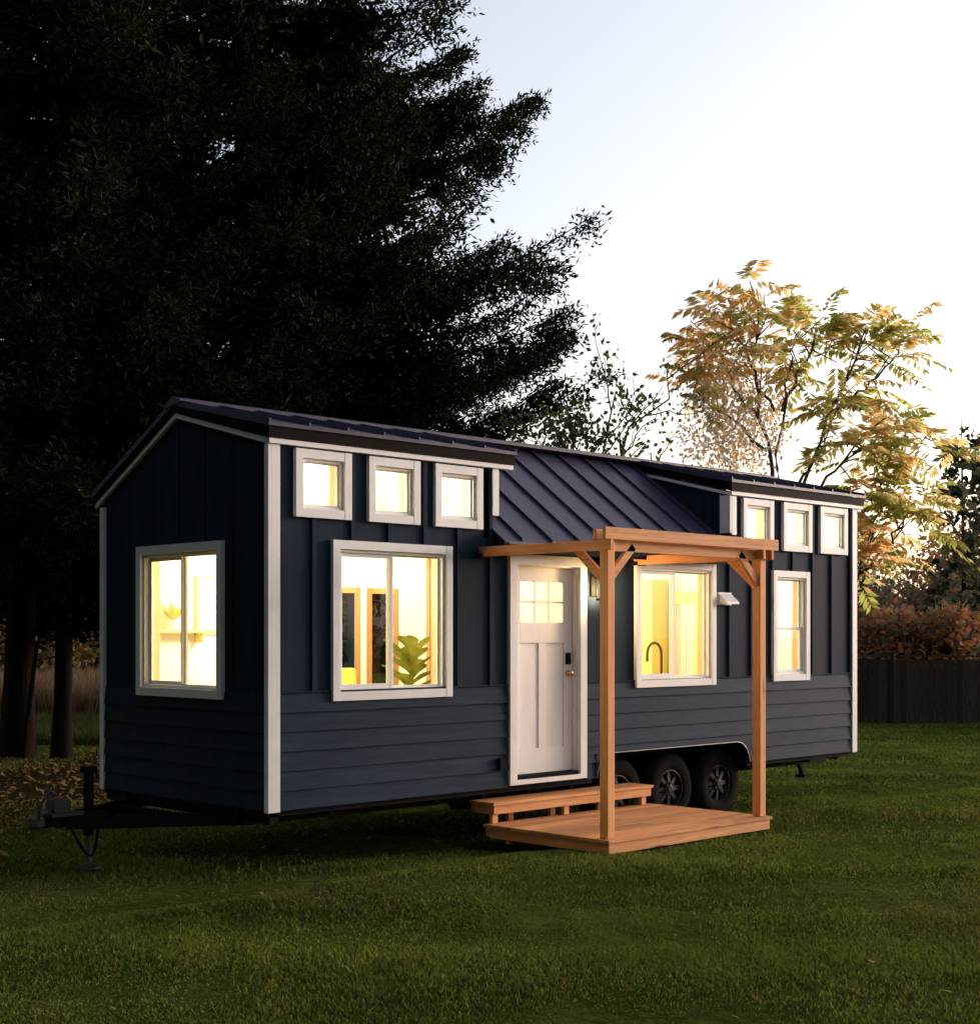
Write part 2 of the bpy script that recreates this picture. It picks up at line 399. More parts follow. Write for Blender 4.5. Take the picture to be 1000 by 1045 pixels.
wall_grid(mb, 0, XA, ZB, ZD, fh, fblock); wall_grid(mb, XA, XB, ZB, 2.945, fh+arch, fblock); wall_grid(mb, XB, L, ZB, ZD, fh+arch, fblock)
mb.build('front_wall', [NAVYV], house, HO)
# end walls as polygons with a hole on the left one
def zr(y): return ZD+(3.9-ZD)*y/RY if y <= RY else 3.9-(y-RY)*.515
mb = MB()
gh = hole(GW)
ys = [T, gh[0], gh[1], RY+.0, W]
def endslab(x0, y0, y1, zlo=ZB, zhi=None):
    t0, t1 = (zr(y0), zr(y1)) if zhi is None else (zhi, zhi)
    mb.prism([(x0,y0,zlo),(x0,y1,zlo),(x0,y1,t1),(x0,y0,t0)], (T,0,0))
endslab(0, 0, gh[0]); endslab(0, gh[0], gh[1], ZB, gh[2]); endslab(0, gh[0], RY, gh[3]); endslab(0, RY, gh[1], gh[3]); endslab(0, gh[1], W)
mb.build('gable_wall', NAVYV, house, HO); mb = MB()
for a, b_ in ((0, RY), (RY, W)): endslab(L-T, a, b_)
mb.build('gable_wall', NAVYV, house, HO)
# rear wall with three openings that show through the big front window
RW = [(2.60,2.90,1.28,2.42),(3.12,3.44,1.28,2.42)]
mb = MB()
wall_grid(mb, T, L-T, ZB, 3.23, RW, lambda a, b_, z0, z1: mb.box(a, b_, W-T, W, z0, z1))
mb.build('rear_wall', [NAVYV], house, HO)
# interior lining, 3 mm off the structural wall
mb = MB()
def lining(a, b_, z0, z1): mb.box(a, b_, T+.003, T+.012, z0, z1)
wall_grid(mb, T, XA, .66, ZD-.02, fh, lining); wall_grid(mb, XA, XB, .84, ZM, fh, lining); wall_grid(mb, XB, L-T, .66, ZD-.02, fh+[(XB-.1, ARCH1+.03, 0, .84)], lining)
wall_grid(mb, T, L-T, .66, 3.15, RW, lambda a, b_, z0, z1: mb.box(a, b_, W-T-.012, W-T-.003, z0, z1))
wall_grid(mb, T+.02, W-T-.02, .66, 3.4, [gh], lambda a, b_, z0, z1: mb.box(T+.003, T+.012, a, b_, z0, z1))
mb.prism([(L-T-.012,T+.02,.66),(L-T-.012,T+.02,3.6),(L-T-.012,RY,3.9),(L-T-.012,W-T-.02,3.28),(L-T-.012,W-T-.02,.66)], (.009,0,0))
mb.build('interior_lining', INTW, house, HO)
mb = MB(); mb.box(T, ARCH0-.03, T, W-T, .57, .66); mb.box(ARCH1+.03, L-T, T, W-T, .57, .66); mb.box(ARCH0-.03, ARCH1+.03, .53, W-.53, .57, .66); mb.build('floor', INTF, house, HO)
mb = MB()
mb.box(T+.02, 2.50, T+.02, W-T-.02, 2.82, 2.88); mb.build('loft_floor', INTW, house, HO); mb = MB(); mb.box(6.2, L-T-.02, T+.02, W-T-.02, 2.82, 2.88)
mb.build('loft_floor', INTW, house, HO)
# sloped ceilings and cheek linings
mb = MB()
def cslab(x0, x1, y0, z0_, y1, z1_): mb.hexa([(x0,y0,z0_-.015),(x1,y0,z0_-.015),(x1,y1,z1_-.015),(x0,y1,z1_-.015),(x0,y0,z0_),(x1,y0,z0_),(x1,y1,z1_),(x0,y1,z1_)])
for a, b_ in ((T+.014, XA-T-.012), (XB+T+.014, L-T-.014)):
    cslab(a, b_, T+.013, 3.66, RY, 3.93)
cslab(XA-T-.01, XB+T+.012, T+.013, 2.985, RY, 3.88)
cslab(T+.014, L-T-.014, RY+.001, 3.925, W-T-.02, 3.32)
mb.build('ceiling', INTW, house, HO)
for x in (XA-T-.010, XB+T+.004):
    mb = MB(); mb.prism([(x,T+.014,2.885),(x,T+.014,3.64),(x,RY,3.90),(x,RY,2.885)] if x < 4 else [(x,T+.014,2.885),(x,T+.014,3.64),(x,RY,3.90),(x,RY,2.885)], (.006,0,0)); mb.build('cheek_lining', INTW, house, HO)
# partitions: kitchen/bath with a doorway, cream panel behind the sink
mb = MB()
mb.box(6.35, 6.43, T+.02, .58, .84, 2.81); mb.box(6.35, 6.43, .86, W-T-.02, .66, 2.81); mb.box(6.35, 6.43, .58, .86, 2.33, 2.81)
mb.build('partition', INTW, house, HO)
mb = MB(); mb.box(6.05, 6.345, .98, 1.75, .661, 2.61); mb.build('cream_cabinet', INTY, house, HO)
mb = MB(); mb.box(6.325, 6.349, .50, .58, .661, 2.33); mb.box(6.325, 6.349, .86, .93, .661, 2.33); mb.box(6.325, 6.349, .50, .93, 2.331, 2.47); mb.build('doorway_trim', INTY, house, HO)
mb = MB(); mb.box(4.3, 6.3, T+.02, .72, 1.38, 1.44); mb.build('worktop', INTW, house, HO)
# rear window frames
mb = MB()
for a, b_, c, d in RW:
    mb.box(a-.06, a, W-T-.03, W-T-.012, c-.06, d+.06); mb.box(b_, b_+.06, W-T-.03, W-T-.012, c-.06, d+.06)
    mb.box(a, b_, W-T-.03, W-T-.012, d, d+.06); mb.box(a, b_, W-T-.03, W-T-.012, c-.06, c)
mb.build('rear_window_frame', INTWD, house, HO)

# lap siding
mb = MB(); EX = .95/6
def lap(s0, s1, z0, z1, full0):
    zb, zt = full0, full0+EX
    def o(z): return .026-.018*(z-zb)/(zt-zb)
    mb.prism([(s0,-.001,z0),(s0,-o(z0),z0),(s0,-o(z1),z1),(s0,-.001,z1)], (s1-s0,0,0))
for k in range(6):
    z0 = ZB+EX*k; z1 = z0+EX-.003
    cuts = [(.012, DOOR[0]-.001), (DOOR[1]+.001, L-.012)]
    for a, b_ in cuts:
        segs = [(a, b_, z0)]
        if z0 < ARCHZ:
            segs = []
            if a < ARCH0:
                segs.append((a, min(b_, ARCH0), z0))
            if b_ > ARCH1:
                segs.append((ARCH1, b_, z0)) 
                if z1 > ARCHZ: segs.append((max(a, ARCH0), ARCH1, max(z0, ARCHZ)))
        for s0, s1, zz in segs: lap(s0, s1, zz, z1, z0)
for sgn, xe in ((1, ARCH0), (-1, ARCH1)):       # rounded corners of the wheel arch
    r = .24; pts = [(xe, -.028, ZB), (xe, -.028, ARCHZ), (xe+sgn*r, -.028, ARCHZ)]
    for k in range(1, 8):
        a = k/8*math.pi/2
        pts.append((xe+sgn*(r-r*math.sin(a)), -.028, ARCHZ-r+r*math.cos(a)))
    mb.prism(pts, (0, .05, 0))
mb.build('lap_siding', NAVY, house, HO)
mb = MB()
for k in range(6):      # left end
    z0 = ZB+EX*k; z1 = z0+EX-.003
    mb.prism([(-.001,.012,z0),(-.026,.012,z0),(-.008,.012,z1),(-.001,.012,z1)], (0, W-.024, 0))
mb.build('lap_siding', NAVYV, house, HO); mb = MB()  # darker panel paint on these boards puts the gable's shade into the colour
for k in range(6):
    z0 = ZB+EX*k; z1 = z0+EX-.003
    mb.prism([(L+.001,.012,z0),(L+.026,.012,z0),(L+.008,.012,z1),(L+.001,.012,z1)], (0, W-.024, 0))
mb.build('lap_siding', NAVY, house, HO)
# battens
mb = MB()
for k in range(-1, 21):
    x = .44+.41*k
    if x < .1 or x > L-.08: continue
    top = ZD-.04 if (x < XA or x > XB) else ZM-.04
    z = 1.502
    blk = [(w0[2], w0[3]) for w0 in WIN.values() if w0[0]-.02 < x < w0[1]+.02]
    if x < XA or x > XB: blk += [SMZ for a, b_ in SM if a-.02 < x < b_+.02]
    if DOOR[0]-.02 < x < DOOR[1]+.02: blk.append((.5, DOOR[3]))
    for h0, h1 in sorted(blk):
        if h0 > z: mb.box(x-.022, x+.022, -.022, -.0005, z, h0)
        z = max(z, h1)
    if z < top-.02: mb.box(x-.022, x+.022, -.022, -.0005, z, top)
for k in range(1, 6):
    y = .02+.41*k+.1
    segs = [(1.502, zr(y)-.05)] if not (GW[0] < y < GW[1]) else [(GW[3], zr(y)-.05)]
    for a, b_ in segs: mb.box(-.009, -.0005, y-.022, y+.022, a, b_)
mb.box(.012, DOOR[0]-.001, -.0245, -.0005, 1.500, 1.512) ; mb.box(DOOR[1]+.001, L-.012, -.0245, -.0005, 1.500, 1.512)
mb.build('batten', NAVYV, house, HO, bevel=.002)

# white trim boards
def trim(name, *boxes):
    mb = MB()
    for bx in boxes: mb.box(*bx)
    return mb.build(name, TRIM, house, HO, bevel=.002)
for bx in ((0, .085, -.034, -.0005, ZB-.01, ZD-.045), (L-.07, L+.034, -.034, -.0005, ZB-.01, ZD-.045)):
    trim('corner_board', bx)
trim('corner_board', (-.034, -.0005, -.034, .022, ZB-.01, ZD-.045)); trim('corner_board', (-.034, -.0005, W-.045, W+.02, ZB-.01, 3.16))
trim('corner_board', (XA-.035, XA+.045, -.034, -.0005, 3.08, ZD-.045))
trim('corner_board', (XB+.005, XB+.09, -.034, -.0005, 3.08, ZD-.045)); trim('corner_board', (XB-.034, XB-.0005, -.034, .10, 3.1, ZD-.045))
trim('eave_trim', (-.036, 2.744, -.055, -.0005, ZD-.043, ZD)); trim('eave_trim', (6.16, 8.86, -.055, -.0005, ZD-.043, ZD))
trim('eave_trim', (XA+.05, XB, -.03, -.0005, 2.80, 2.838))
mb = MB()       # rake trim
x0 = -.036
mb.prism([(x0,-.02,ZD-.043),(x0,-.02,ZD),(x0,RY,3.905),(x0,RY,3.862)], (.034,0,0))
mb.prism([(x0,RY,3.862),(x0,RY,3.905),(x0,2.72,3.19),(x0,2.72,3.147)], (.034,0,0))
mb.build('rake_trim', TRIM, house, HO)

# cheek walls of the dormers, closed above the main roof
SL = .742
def main_z(y): return 3.965-(RY-y)*SL
for xc, dx in ((XA-T, T-.002), (XB+.002, T)):
    mb = MB(); mb.prism([(xc, 0, ZD-.002), (xc, 0, main_z(0)-.1), (xc, RY, main_z(RY)-.1), (xc, RY, 3.9)], (dx, 0, 0)); mb.build('dormer_cheek', NAVYV, house, HO)
# roof
def slab(mb, a, b_, c, d, t):
    mb.hexa([(p[0],p[1],p[2]-t) for p in (a,b_,c,d)]+[a,b_,c,d])
Y0 = -.08; zd0 = 3.685
def dz(y): return zd0+(RZ-zd0)*(y-Y0)/(RY-Y0)
def rz(y): return RZ-(y-RY)*.515
def seams(mb, xs, y0, y1, zf, w=.018, h=.028):
    for x in xs:
        mb.hexa([(x-w/2,y0,zf(y0)),(x+w/2,y0,zf(y0)),(x+w/2,y1,zf(y1)),(x-w/2,y1,zf(y1)),
                 (x-w/2,y0,zf(y0)+h),(x+w/2,y0,zf(y0)+h),(x+w/2,y1,zf(y1)+h),(x-w/2,y1,zf(y1)+h)])
for a, b_ in ((-.06, 2.77), (6.13, 8.88)):
    mb = MB()
    slab(mb, (a,Y0,zd0), (b_,Y0,zd0), (b_,RY,RZ), (a,RY,RZ), .03)
    seams(mb, np.arange(a+.012, b_, .4), Y0, RY, dz)
    seams(mb, [b_-.012], Y0, RY, dz)
    mb.build('roof_panel', ROOFM, house, HO)
mb = MB()
YE = -.19
def mz(y): return main_z(y)
slab(mb, (2.5,YE,mz(YE)), (6.22,YE,mz(YE)), (6.22,RY,mz(RY)), (2.5,RY,mz(RY)), .025)
seams(mb, [2.74,3.15,3.56,3.97,4.39,4.81,5.22,5.63,6.04], YE, RY, mz, .02, .034)
mb.build('roof_panel', ROOFM, house, HO)
mb = MB()
YR = 2.74
slab(mb, (-.06,RY,RZ), (8.88,RY,RZ), (8.88,YR,rz(YR)), (-.06,YR,rz(YR)), .03)
seams(mb, np.arange(-.045, 8.9, .4), RY, YR, rz)
mb.build('roof_panel', ROOFM, house, HO)
mb = MB()       # ridge cap
mb.prism([(-.07,RY-.13,RZ-.03+.012),(-.07,RY-.13,RZ+.012),(-.07,RY,RZ+.045),(-.07,RY+.13,RZ-.025),(-.07,RY+.13,RZ-.05)], (8.96,0,0))
mb.build('ridge_cap', ROOFM, house, HO)
mb = MB()       # fascias between trim and metal
for a, b_ in ((-.045, 2.755), (6.15, 8.865)):
    mb.box(a, b_, -.065, -.03, ZD+.002, zd0-.032)
mb.prism([(-.045,-.03,ZD+.003),(-.045,-.03,zd0-.03),(-.045,RY,RZ-.034),(-.045,RY,3.907)], (.05,0,0))
mb.prism([(-.045,RY,3.907),(-.045,RY,RZ-.034),(-.045,2.73,rz(2.73)-.034),(-.045,2.73,3.19)], (.05,0,0))
for xa in (2.71, 6.15):
    mb.prism([(xa,-.03,ZD+.003),(xa,-.03,zd0-.03),(xa,RY,RZ-.034),(xa,RY,3.907)], (.045,0,0))
mb.prism([(8.82,-.03,ZD+.003),(8.82,-.03,zd0-.03),(8.82,RY,RZ-.034),(8.82,RY,3.907)], (.045,0,0))
mb.box(-.04, 8.86, 2.70, 2.73, 3.15, rz(2.73)-.034)
mb.build('fascia', FASCIA, house, HO)
mb = MB()       # soffits of small overhangs
mb.box(2.535, 2.71, -.03, 1.2, ZD-.002, ZD+.012)
mb.build('soffit', FASCIA, house, HO)
mb = MB()       # low eave: gutter-like black drip and fascia
mb.box(2.50, 6.18, YE-.012, YE+.012, mz(YE)-.10, mz(YE)-.027)
mb.box(2.50, 6.18, YE+.013, -.032, 2.80-.004, 2.806)
mb.tube([(2.47,YE+.02,mz(YE)-.05),(2.54,YE+.02,mz(YE)-.05)], .05, 8)
mb.prism([(2.502,YE+.013,2.79),(2.502,YE+.013,mz(YE)-.028),(2.502,-.002,mz(0)-.028),(2.502,-.002,2.79)], (.03,0,0))
mb.build('eave_fascia', BLACKM, house, HO)
mb = MB()       # light rake trim on the right dormer
mb.prism([(XB-.03,0,ZD-.04),(XB-.03,0,ZD-.005),(XB-.03,RY-.02,3.88),(XB-.03,RY-.02,3.85)], (.028,0,0))
mb.build('rake_trim', TRIM, house, HO)

# windows
def window(wn, side='front', style='slider', label=None):
    s0, s1, z0, z1 = wn
    def B(mb, a, b_, o0, o1, c, d):      # a..b along wall, o outward
        if side == 'front': mb.box(a, b_, -o1, -o0, c, d)
        else: mb.box(-o1, -o0, a, b_, c, d)
    mb = MB(); C = CW
    B(mb, s0, s0+C, .0006, .042, z0, z1); B(mb, s1-C, s1, .0006, .042, z0, z1)
    B(mb, s0+C, s1-C, .0006, .040, z1-C, z1); B(mb, s0+C, s1-C, .0006, .040, z0, z0+C)
    wobj = mb.build('window', TRIM, house, HO, bevel=.002)
    a, b_, c, d = s0+C, s1-C, z0+C, z1-C
    # vinyl frame inside the opening
    f = .024; mb = MB()
    B(mb, a+.001, a+f, -.07, .012, c+.001, d-.001); B(mb, b_-f, b_-.001, -.07, .012, c+.001, d-.001)
    B(mb, a+f, b_-f, -.07, .010, d-f, d-.001); B(mb, a+f, b_-f, -.07, .010, c+.001, c+f)
    mb.build('frame', VINYL, wobj, HO, bevel=.002)
    def sash(p, q, r_, s_, o, w_=.03, name='sash'):
        mb = MB()
        B(mb, p, p+w_, o-.025, o, r_, s_); B(mb, q-w_, q, o-.025, o, r_, s_)
        B(mb, p+w_, q-w_, o-.023, o-.002, r_, r_+w_); B(mb, p+w_, q-w_, o-.023, o-.002, s_-w_, s_)
        mb.build(name, VINYL, wobj, HO, bevel=.0015)
        mb = MB(); B(mb, p+w_-.004, q-w_+.004, o-.015, o-.011, r_+w_-.004, s_-w_+.004)
        mb.build('glass_pane', GLASS, wobj, HO)
    e = .0245; m_ = (a+b_)/2
    if style == 'slider':
        if side == 'front':
            sash(a+e, m_+.02, c+e, d-e, -.01, .036); sash(m_-.018, b_-e, c+e, d-e, -.038, .014)
        else:   # seen from outside, left half is larger y
            sash(m_-.02, b_-e, c+e, d-e, -.038, .036); sash(a+e, m_+.018, c+e, d-e, -.01, .014)
    elif style == 'hung':
        zm = (c+d)/2-.03
        sash(a+e, b_-e, zm-.018, d-e, -.038, .014); sash(a+e, b_-e, c+e, zm+.02, -.010, .034)
    else:
        sash(a+e, b_-e, c+e, d-e, -.012, .014)
    # interior jamb return in wood
    mb = MB()
    B(mb, a-.002, a+.016, -T-.03, -.071, c, d); B(mb, b_-.016, b_+.002, -T-.03, -.071, c, d)
    B(mb, a+.016, b_-.016, -T-.03, -.071, d-.016, d+.002); B(mb, a+.016, b_-.016, -T-.03, -.071, c-.002, c+.016)
    mb.build('jamb', JAMB, wobj, HO)
    if label: wobj['label'] = label
    return wobj
JAMB = surf('jamb_paint', (.64,.42,.22), (.74,.50,.28), rough=.5, scale=4, bmp=0)
window(WIN['big'], label='large sliding window with a plant behind it'); window(WIN['kit'], label='kitchen window with an arched tap behind it')
window(WIN['bath'], style='hung', label='narrow double-hung window')
window(GW, 'left', label='sliding window in the dark gable end')
for a, b_ in SM: window((a, b_, *SMZ), style='fixed', label='small square loft window')

# door
D0, D1, D2, D3 = DOOR
mb = MB(); c = .095
mb.box(D0, D0+c, -.045, -.0005, D2, D3-c); mb.box(D1-c, D1, -.045, -.0005, D2, D3-c); mb.box(D0, D1, -.047, -.0005, D3-c, D3)
mb.box(D0+c, D1-c, -.045, -.0005, D2, D2+.045)
mb.build('door_casing', TRIM, house, HO, bevel=.002)
a, b_, z0, z1 = D0+c, D1-c, .625, D3-c
mb = MB(); mb.box(D0+.081, D0+c+.012, -.0004, .1, .60, z1); mb.box(D1-c-.012, D1-.081, -.0004, .1, .60, z1); mb.box(D0+c+.012, D1-c-.012, -.0004, .1, z1-.012, z1-.0005)
mb.build('door_jamb', TRIM, house, HO)
mb = MB(); mb.box(a+.012, b_-.012, -.03, .1, .611, .645); mb.build('threshold', FASCIA, house, HO, bevel=.003)
a += .014; b_ -= .014; z1 -= .014; z0 = .648
door = None
mb = MB(); yo = .055; yb = .098
pw = b_-a; px0, px1 = a+.155, b_-.155
lz0, lz1 = z1-.53, z1-.14        # lites
st = .12
# slab pieces: stiles, rails, recessed panels
mb.box(a, a+st, yo, yb, z0, z1); mb.box(b_-st, b_, yo, yb, z0, z1)
mb.box(a+st, b_-st, yo, yb, z0, z0+.24); mb.box(a+st, b_-st, yo, yb, lz1, z1); mb.box(a+st, b_-st, yo, yb, lz0-.20, lz0)
mc = (a+b_)/2; mb.box(mc-.05, mc+.05, yo, yb, z0+.24, lz0-.20)
mb.box(a+st, mc-.05, yo+.012, yb-.01, z0+.24, lz0-.20); mb.box(mc+.05, b_-st, yo+.012, yb-.01, z0+.24, lz0-.20)
mb.box(a+st, a+st+.012, yo+.002, yb, lz0, lz1); mb.box(b_-st-.012, b_-st, yo+.002, yb, lz0, lz1)
lw = (b_-a-2*st-.024)/3
for k in (1, 2): mb.box(a+st+.012+lw*k-.011, a+st+.012+lw*k+.011, yo+.003, yb-.01, lz0, lz1)
mb.box(a+st+.012, b_-st-.012, yo+.005, yb-.012, (lz0+lz1)/2-.010, (lz0+lz1)/2+.010)
door = mb.build('door', DOORP, house, HO, bevel=.003)
mb = MB(); mb.box(a+st+.006, b_-st-.006, yo+.02, yo+.024, lz0, lz1); mb.build('glass_pane', GLASS, door, HO)
kx = b_-.07
mb = MB(); mb.box(kx-.032, kx+.032, yo-.022, yo, 1.685, 1.80); mb.build('deadbolt', BLACKM, door, HO, bevel=.008)
mb = MB(); mb.lathe([(.028,-.0),(.030,-.006),(.012,-.012),(.011,-.035),(.026,-.042),(.030,-.055),(.022,-.068),(.002,-.07)][::-1], (kx, yo, 1.60), 'y', 20)
mb.build('knob', surf('brass_knob', (.55,.36,.2), (.65,.42,.24), rough=.25, metal=1, bmp=0), door, HO, smooth=True)

# wall lantern
mb = MB(); lx = 3.93
mb.box(lx-.05, lx+.05, -.02, -.0005, 2.36, 2.56); mb.bar((lx,-.01,2.55), (lx,-.13,2.60), .02, .02); 
mb.tube([(lx,-.13,2.61),(lx,-.13,2.57)], .012, 8)
mb.lathe([(.015,.04),(.03,.03),(.085,-.015),(.085,-.022)], (lx,-.13,2.55), 'z', 16)
for sx, sy in ((-1,-1),(1,-1),(1,1),(-1,1)):
    mb.bar((lx+sx*.052,-.13+sy*.052,2.53), (lx+sx*.042,-.13+sy*.042,2.33), .009, .009, (1,0,0))
mb.box(lx-.05, lx+.05, -.18, -.08, 2.315, 2.332)
lant = mb.build('wall_lantern', BLACKM, house, HO)
mb = MB(); mb.lathe([(.006,.06),(.02,.045),(.032,0),(.026,-.03),(.010,-.04)], (lx,-.13,2.45), 'z', 14)
mb.build('bulb', emis('bulb_glow', (1,.62,.25), 60), lant, HO, smooth=True)
pl = bpy.data.lights.new('lantern_light', 'POINT'); pl.energy = 7; pl.color = (1,.62,.3); pl.shadow_soft_size = .03
po = bpy.data.objects.new('lantern_light', pl); po.location = (lx, -.13, 2.395); COL.objects.link(po)

# vent hood and outlet
mb = MB(); vx = 6.05
mb.box(vx-.10, vx+.14, -.03, -.0005, 2.30, 2.44)
mb.prism([(vx-.09,-.03,2.43),(vx-.09,-.03,2.32),(vx-.09,-.14,2.31),(vx-.09,-.14,2.335)], (.22,0,0))
mb.build('vent_hood', VINYL, house, HO, bevel=.003)
mb = MB(); mb.box(2.56, 2.64, -.06, -.02, .72, .83); mb.build('outlet_box', BLACKM, house, HO, bevel=.006)

# trailer
mb = MB()
for y in (.42, W-.42): mb.box(.02, L-.05, y-.04, y+.04, .40, .545)
for x in np.arange(.1, L, .6): mb.box(x-.025, x+.025, .44 if ARCH0-.1 < x < ARCH1+.1 else .08, W-.44 if ARCH0-.1 < x < ARCH1+.1 else W-.08, .46, .54)
mb.box(.0, ARCH0-.02, .02, .09, .50, .547); mb.box(ARCH1+.02, L, .02, .09, .50, .547); mb.box(.0, L, W-.09, W-.02, .50, .547); mb.box(.02, .1, .02, W-.02, .44, .546)
for yy in (.35, W-.35):
    for x in (4.46, 5.32, 6.18): mb.box(x-.05, x+.05, yy-.02, yy+.02, .30, .45)
for x in (4.46, 5.32, 6.18): mb.tube([(x,.3,.32),(x,W-.3,.32)], .04, 8)
mb.build('trailer_frame', BLACKM, house, HO)
mb = MB()    # wheel-well lining
mb.box(ARCH0-.02, ARCH1+.02, .50, .51, .42, .835); mb.box(ARCH0-.02, ARCH1+.02, .121, .4995, .82, .835); mb.box(ARCH0-.025, ARCH0-.005, .121, .4995, .5, .8195); mb.box(ARCH1+.005, ARCH1+.025, .121, .4995, .5, .8195)
mb.build('wheel_well', BLACKM, house, HO)
mb = MB()    # bright lip of the arch
pts = []
r = .24
for k in range(0, 9):
    a_ = k/8*math.pi/2; pts.append((ARCH0+r-r*math.cos(a_), -.034, ARCHZ-r+r*math.sin(a_)))
for k in range(0, 9):
    a_ = k/8*math.pi/2; pts.append((ARCH1-r+r*math.sin(a_), -.034, ARCHZ-r+r*math.cos(a_)))
mb.tube(pts, .007, 8); mb.build('arch_lip', LIPM, house, HO, smooth=True)

def make_wheel():
    rr = .385
    mb = MB()
    prof = [(.20,.01),(.215,-.012),(.25,-.022),(.31,-.022),(.355,-.008),(.378,.02),(rr,.05),(rr,.10),(rr,.15),(.378,.18),(.355,.208),(.31,.222),(.22,.21),(.20,.20)]
    mb.lathe(prof+[(.20,.01)], (0,0,0), 'y', 48, caps=False)
    for k in range(48):      # tread blocks
        a_ = 2*math.pi*k/48
        for off in (.035, .10, .165):
            c_ = Vector((math.cos(a_)*(rr+.004), off, math.sin(a_)*(rr+.004)))
            t_ = Vector((-math.sin(a_), .35 if off != .10 else -.35, math.cos(a_))).normalized()
            mb.bar(c_-t_*.017, c_+t_*.017, .04, .012, (math.cos(a_),0,math.sin(a_)))
    tyre = mb
    wh = bpy.data.objects.new('wheel', None)
    return tyre
hub = MB(); hub.lathe([(.185,.02),(.185,.14)], (0,0,0), 'y', 24)
wheels = []
def wheel_part(first=None):
    mb = MB()    # hub and axle stub is the wheel's own mesh
    mb.lathe([(.03,-.012),(.045,-.008),(.05,.02),(.055,.05),(.055,.17)], (0,0,0), 'y', 20)
    wh = mb.build('wheel', RIMM, house, smooth=False)
    ty = make_wheel().build('tyre', RUBBER, wh, smooth=False)
    for p in ty.data.polygons: p.use_smooth = len(p.vertices) == 4 and p.area > .0008
    mb = MB()
    mb.lathe([(.203,.004),(.205,-.006),(.196,-.008),(.19,.01),(.178,.03),(.17,.16),(.205,.17),(.208,.004)], (0,0,0), 'y', 36, caps=False)
    n = 8
    for k in range(n):
        a_ = 2*math.pi*k/n; c_, s_ = math.cos(a_), math.sin(a_)
        mb.bar((c_*.04,.015,s_*.04), (c_*.185,.028,s_*.185), .045, .014, (0,1,0))
    mb.lathe([(.075,.002),(.08,.012),(.08,.05)], (0,0,0), 'y', 24)
    for k in range(6):
        a_ = 2*math.pi*(k+.5)/6; mb.lathe([(.010,-.012),(.011,.0),(.011,.01)], (math.cos(a_)*.06,0,math.sin(a_)*.06), 'y', 6)
    mb.build('rim', RIMM, wh)
    return wh
w0 = wheel_part(); spots = [(4.50,.17),(5.36,.17),(6.22,.17)]
w0.location = (spots[0][0]-HO[0], spots[0][1]-HO[1], .325)
for (x, y) in spots[1:]:
    c_ = w0.copy(); COL.objects.link(c_); c_.location = (x-HO[0], y-HO[1], .325)
    for ch in list(w0.children):
        d_ = ch.copy(); COL.objects.link(d_); d_.parent = c_
for (x, y) in spots:        # far side wheels, turned outward
    c_ = w0.copy(); COL.objects.link(c_); c_.location = (x-HO[0], W-y-HO[1], .325); c_.rotation_euler = (0,0,math.pi)
    for ch in list(w0.children):
        d_ = ch.copy(); COL.objects.link(d_); d_.parent = c_

# tongue, coupler, jack
mb = MB()
mb.bar((.1,.45,.45), (-1.12,1.24,.45), .06, .11); mb.bar((.1,W-.45,.45), (-1.12,1.36,.45), .06, .11)
mb.bar((-.35,.8,.46), (-.35,1.8,.46), .05, .08); mb.box(-1.30, -1.02, 1.25, 1.35, .42, .50)
mb.build('tongue', BLACKM, house, HO)
mb = MB(); mb.lathe([(.05,-.06),(.075,-.03),(.075,.03),(.04,.06)], (-1.34,1.3,.47), 'z', 16); mb.box(-1.33,-1.2,1.27,1.33,.5,.56); mb.bar((-1.36,1.3,.5),(-1.30,1.3,.60),.03,.02,(0,1,0))
mb.build('coupler', STEEL, house, HO)
jx, jy = -.88, 1.3
mb = MB(); mb.tube([(jx,jy,.10),(jx,jy,.40)], .026, 12); mb.lathe([(.11,.05),(.11,.062),(.04,.08)], (jx,jy,0), 'z', 20)
jack = mb.build('jack_leg', STEEL, house, HO)
mb = MB(); mb.tube([(jx,jy,.32),(jx,jy,.86)], .042, 14); mb.box(jx-.05,jx+.05,jy-.05,jy+.05,.84,.89)
mb.tube([(jx,jy,.87),(jx+.0,jy-.13,.87),(jx,jy-.13,.80)], .010, 8); mb.box(jx-.1,jx+.1,jy-.1,jy+.1,.50,.52)
mb.build('jack', BLACKM, house, HO)
mb = MB()    # battery box and gas bottle on the tongue nose, both in dark tones
mb.box(-1.28, -1.0, 1.16, 1.44, .51, .535)
mb.box(-1.22,-1.08,1.23,1.37,.536,.64); mb.tube([(-1.2,1.25,.68),(-1.28,1.2,.72),(-1.36,1.22,.6),(-1.34,1.25,.4)], .014, 6)
mb.build('tongue_box', surf('dull_black_plastic', (.012,.013,.012), (.02,.021,.02), rough=.6), house, HO)
mb = MB()    # safety chain
pts = [(-1.1+.25*t, 1.2-.1*math.sin(t*3.14), .42-.24*math.sin(t*3.14)) for t in np.linspace(0, 1, 12)]
mb.tube(pts, .012, 6); mb.build('safety_chain', BLACKM, house, HO)
# rear stabiliser
mb = MB(); mb.bar((8.18,.42,.42),(8.24,.40,.27),.05,.05,(0,1,0)); mb.box(8.17,8.32,.33,.47,.24,.27)
mb.build('stabiliser', BLACKM, house, HO)

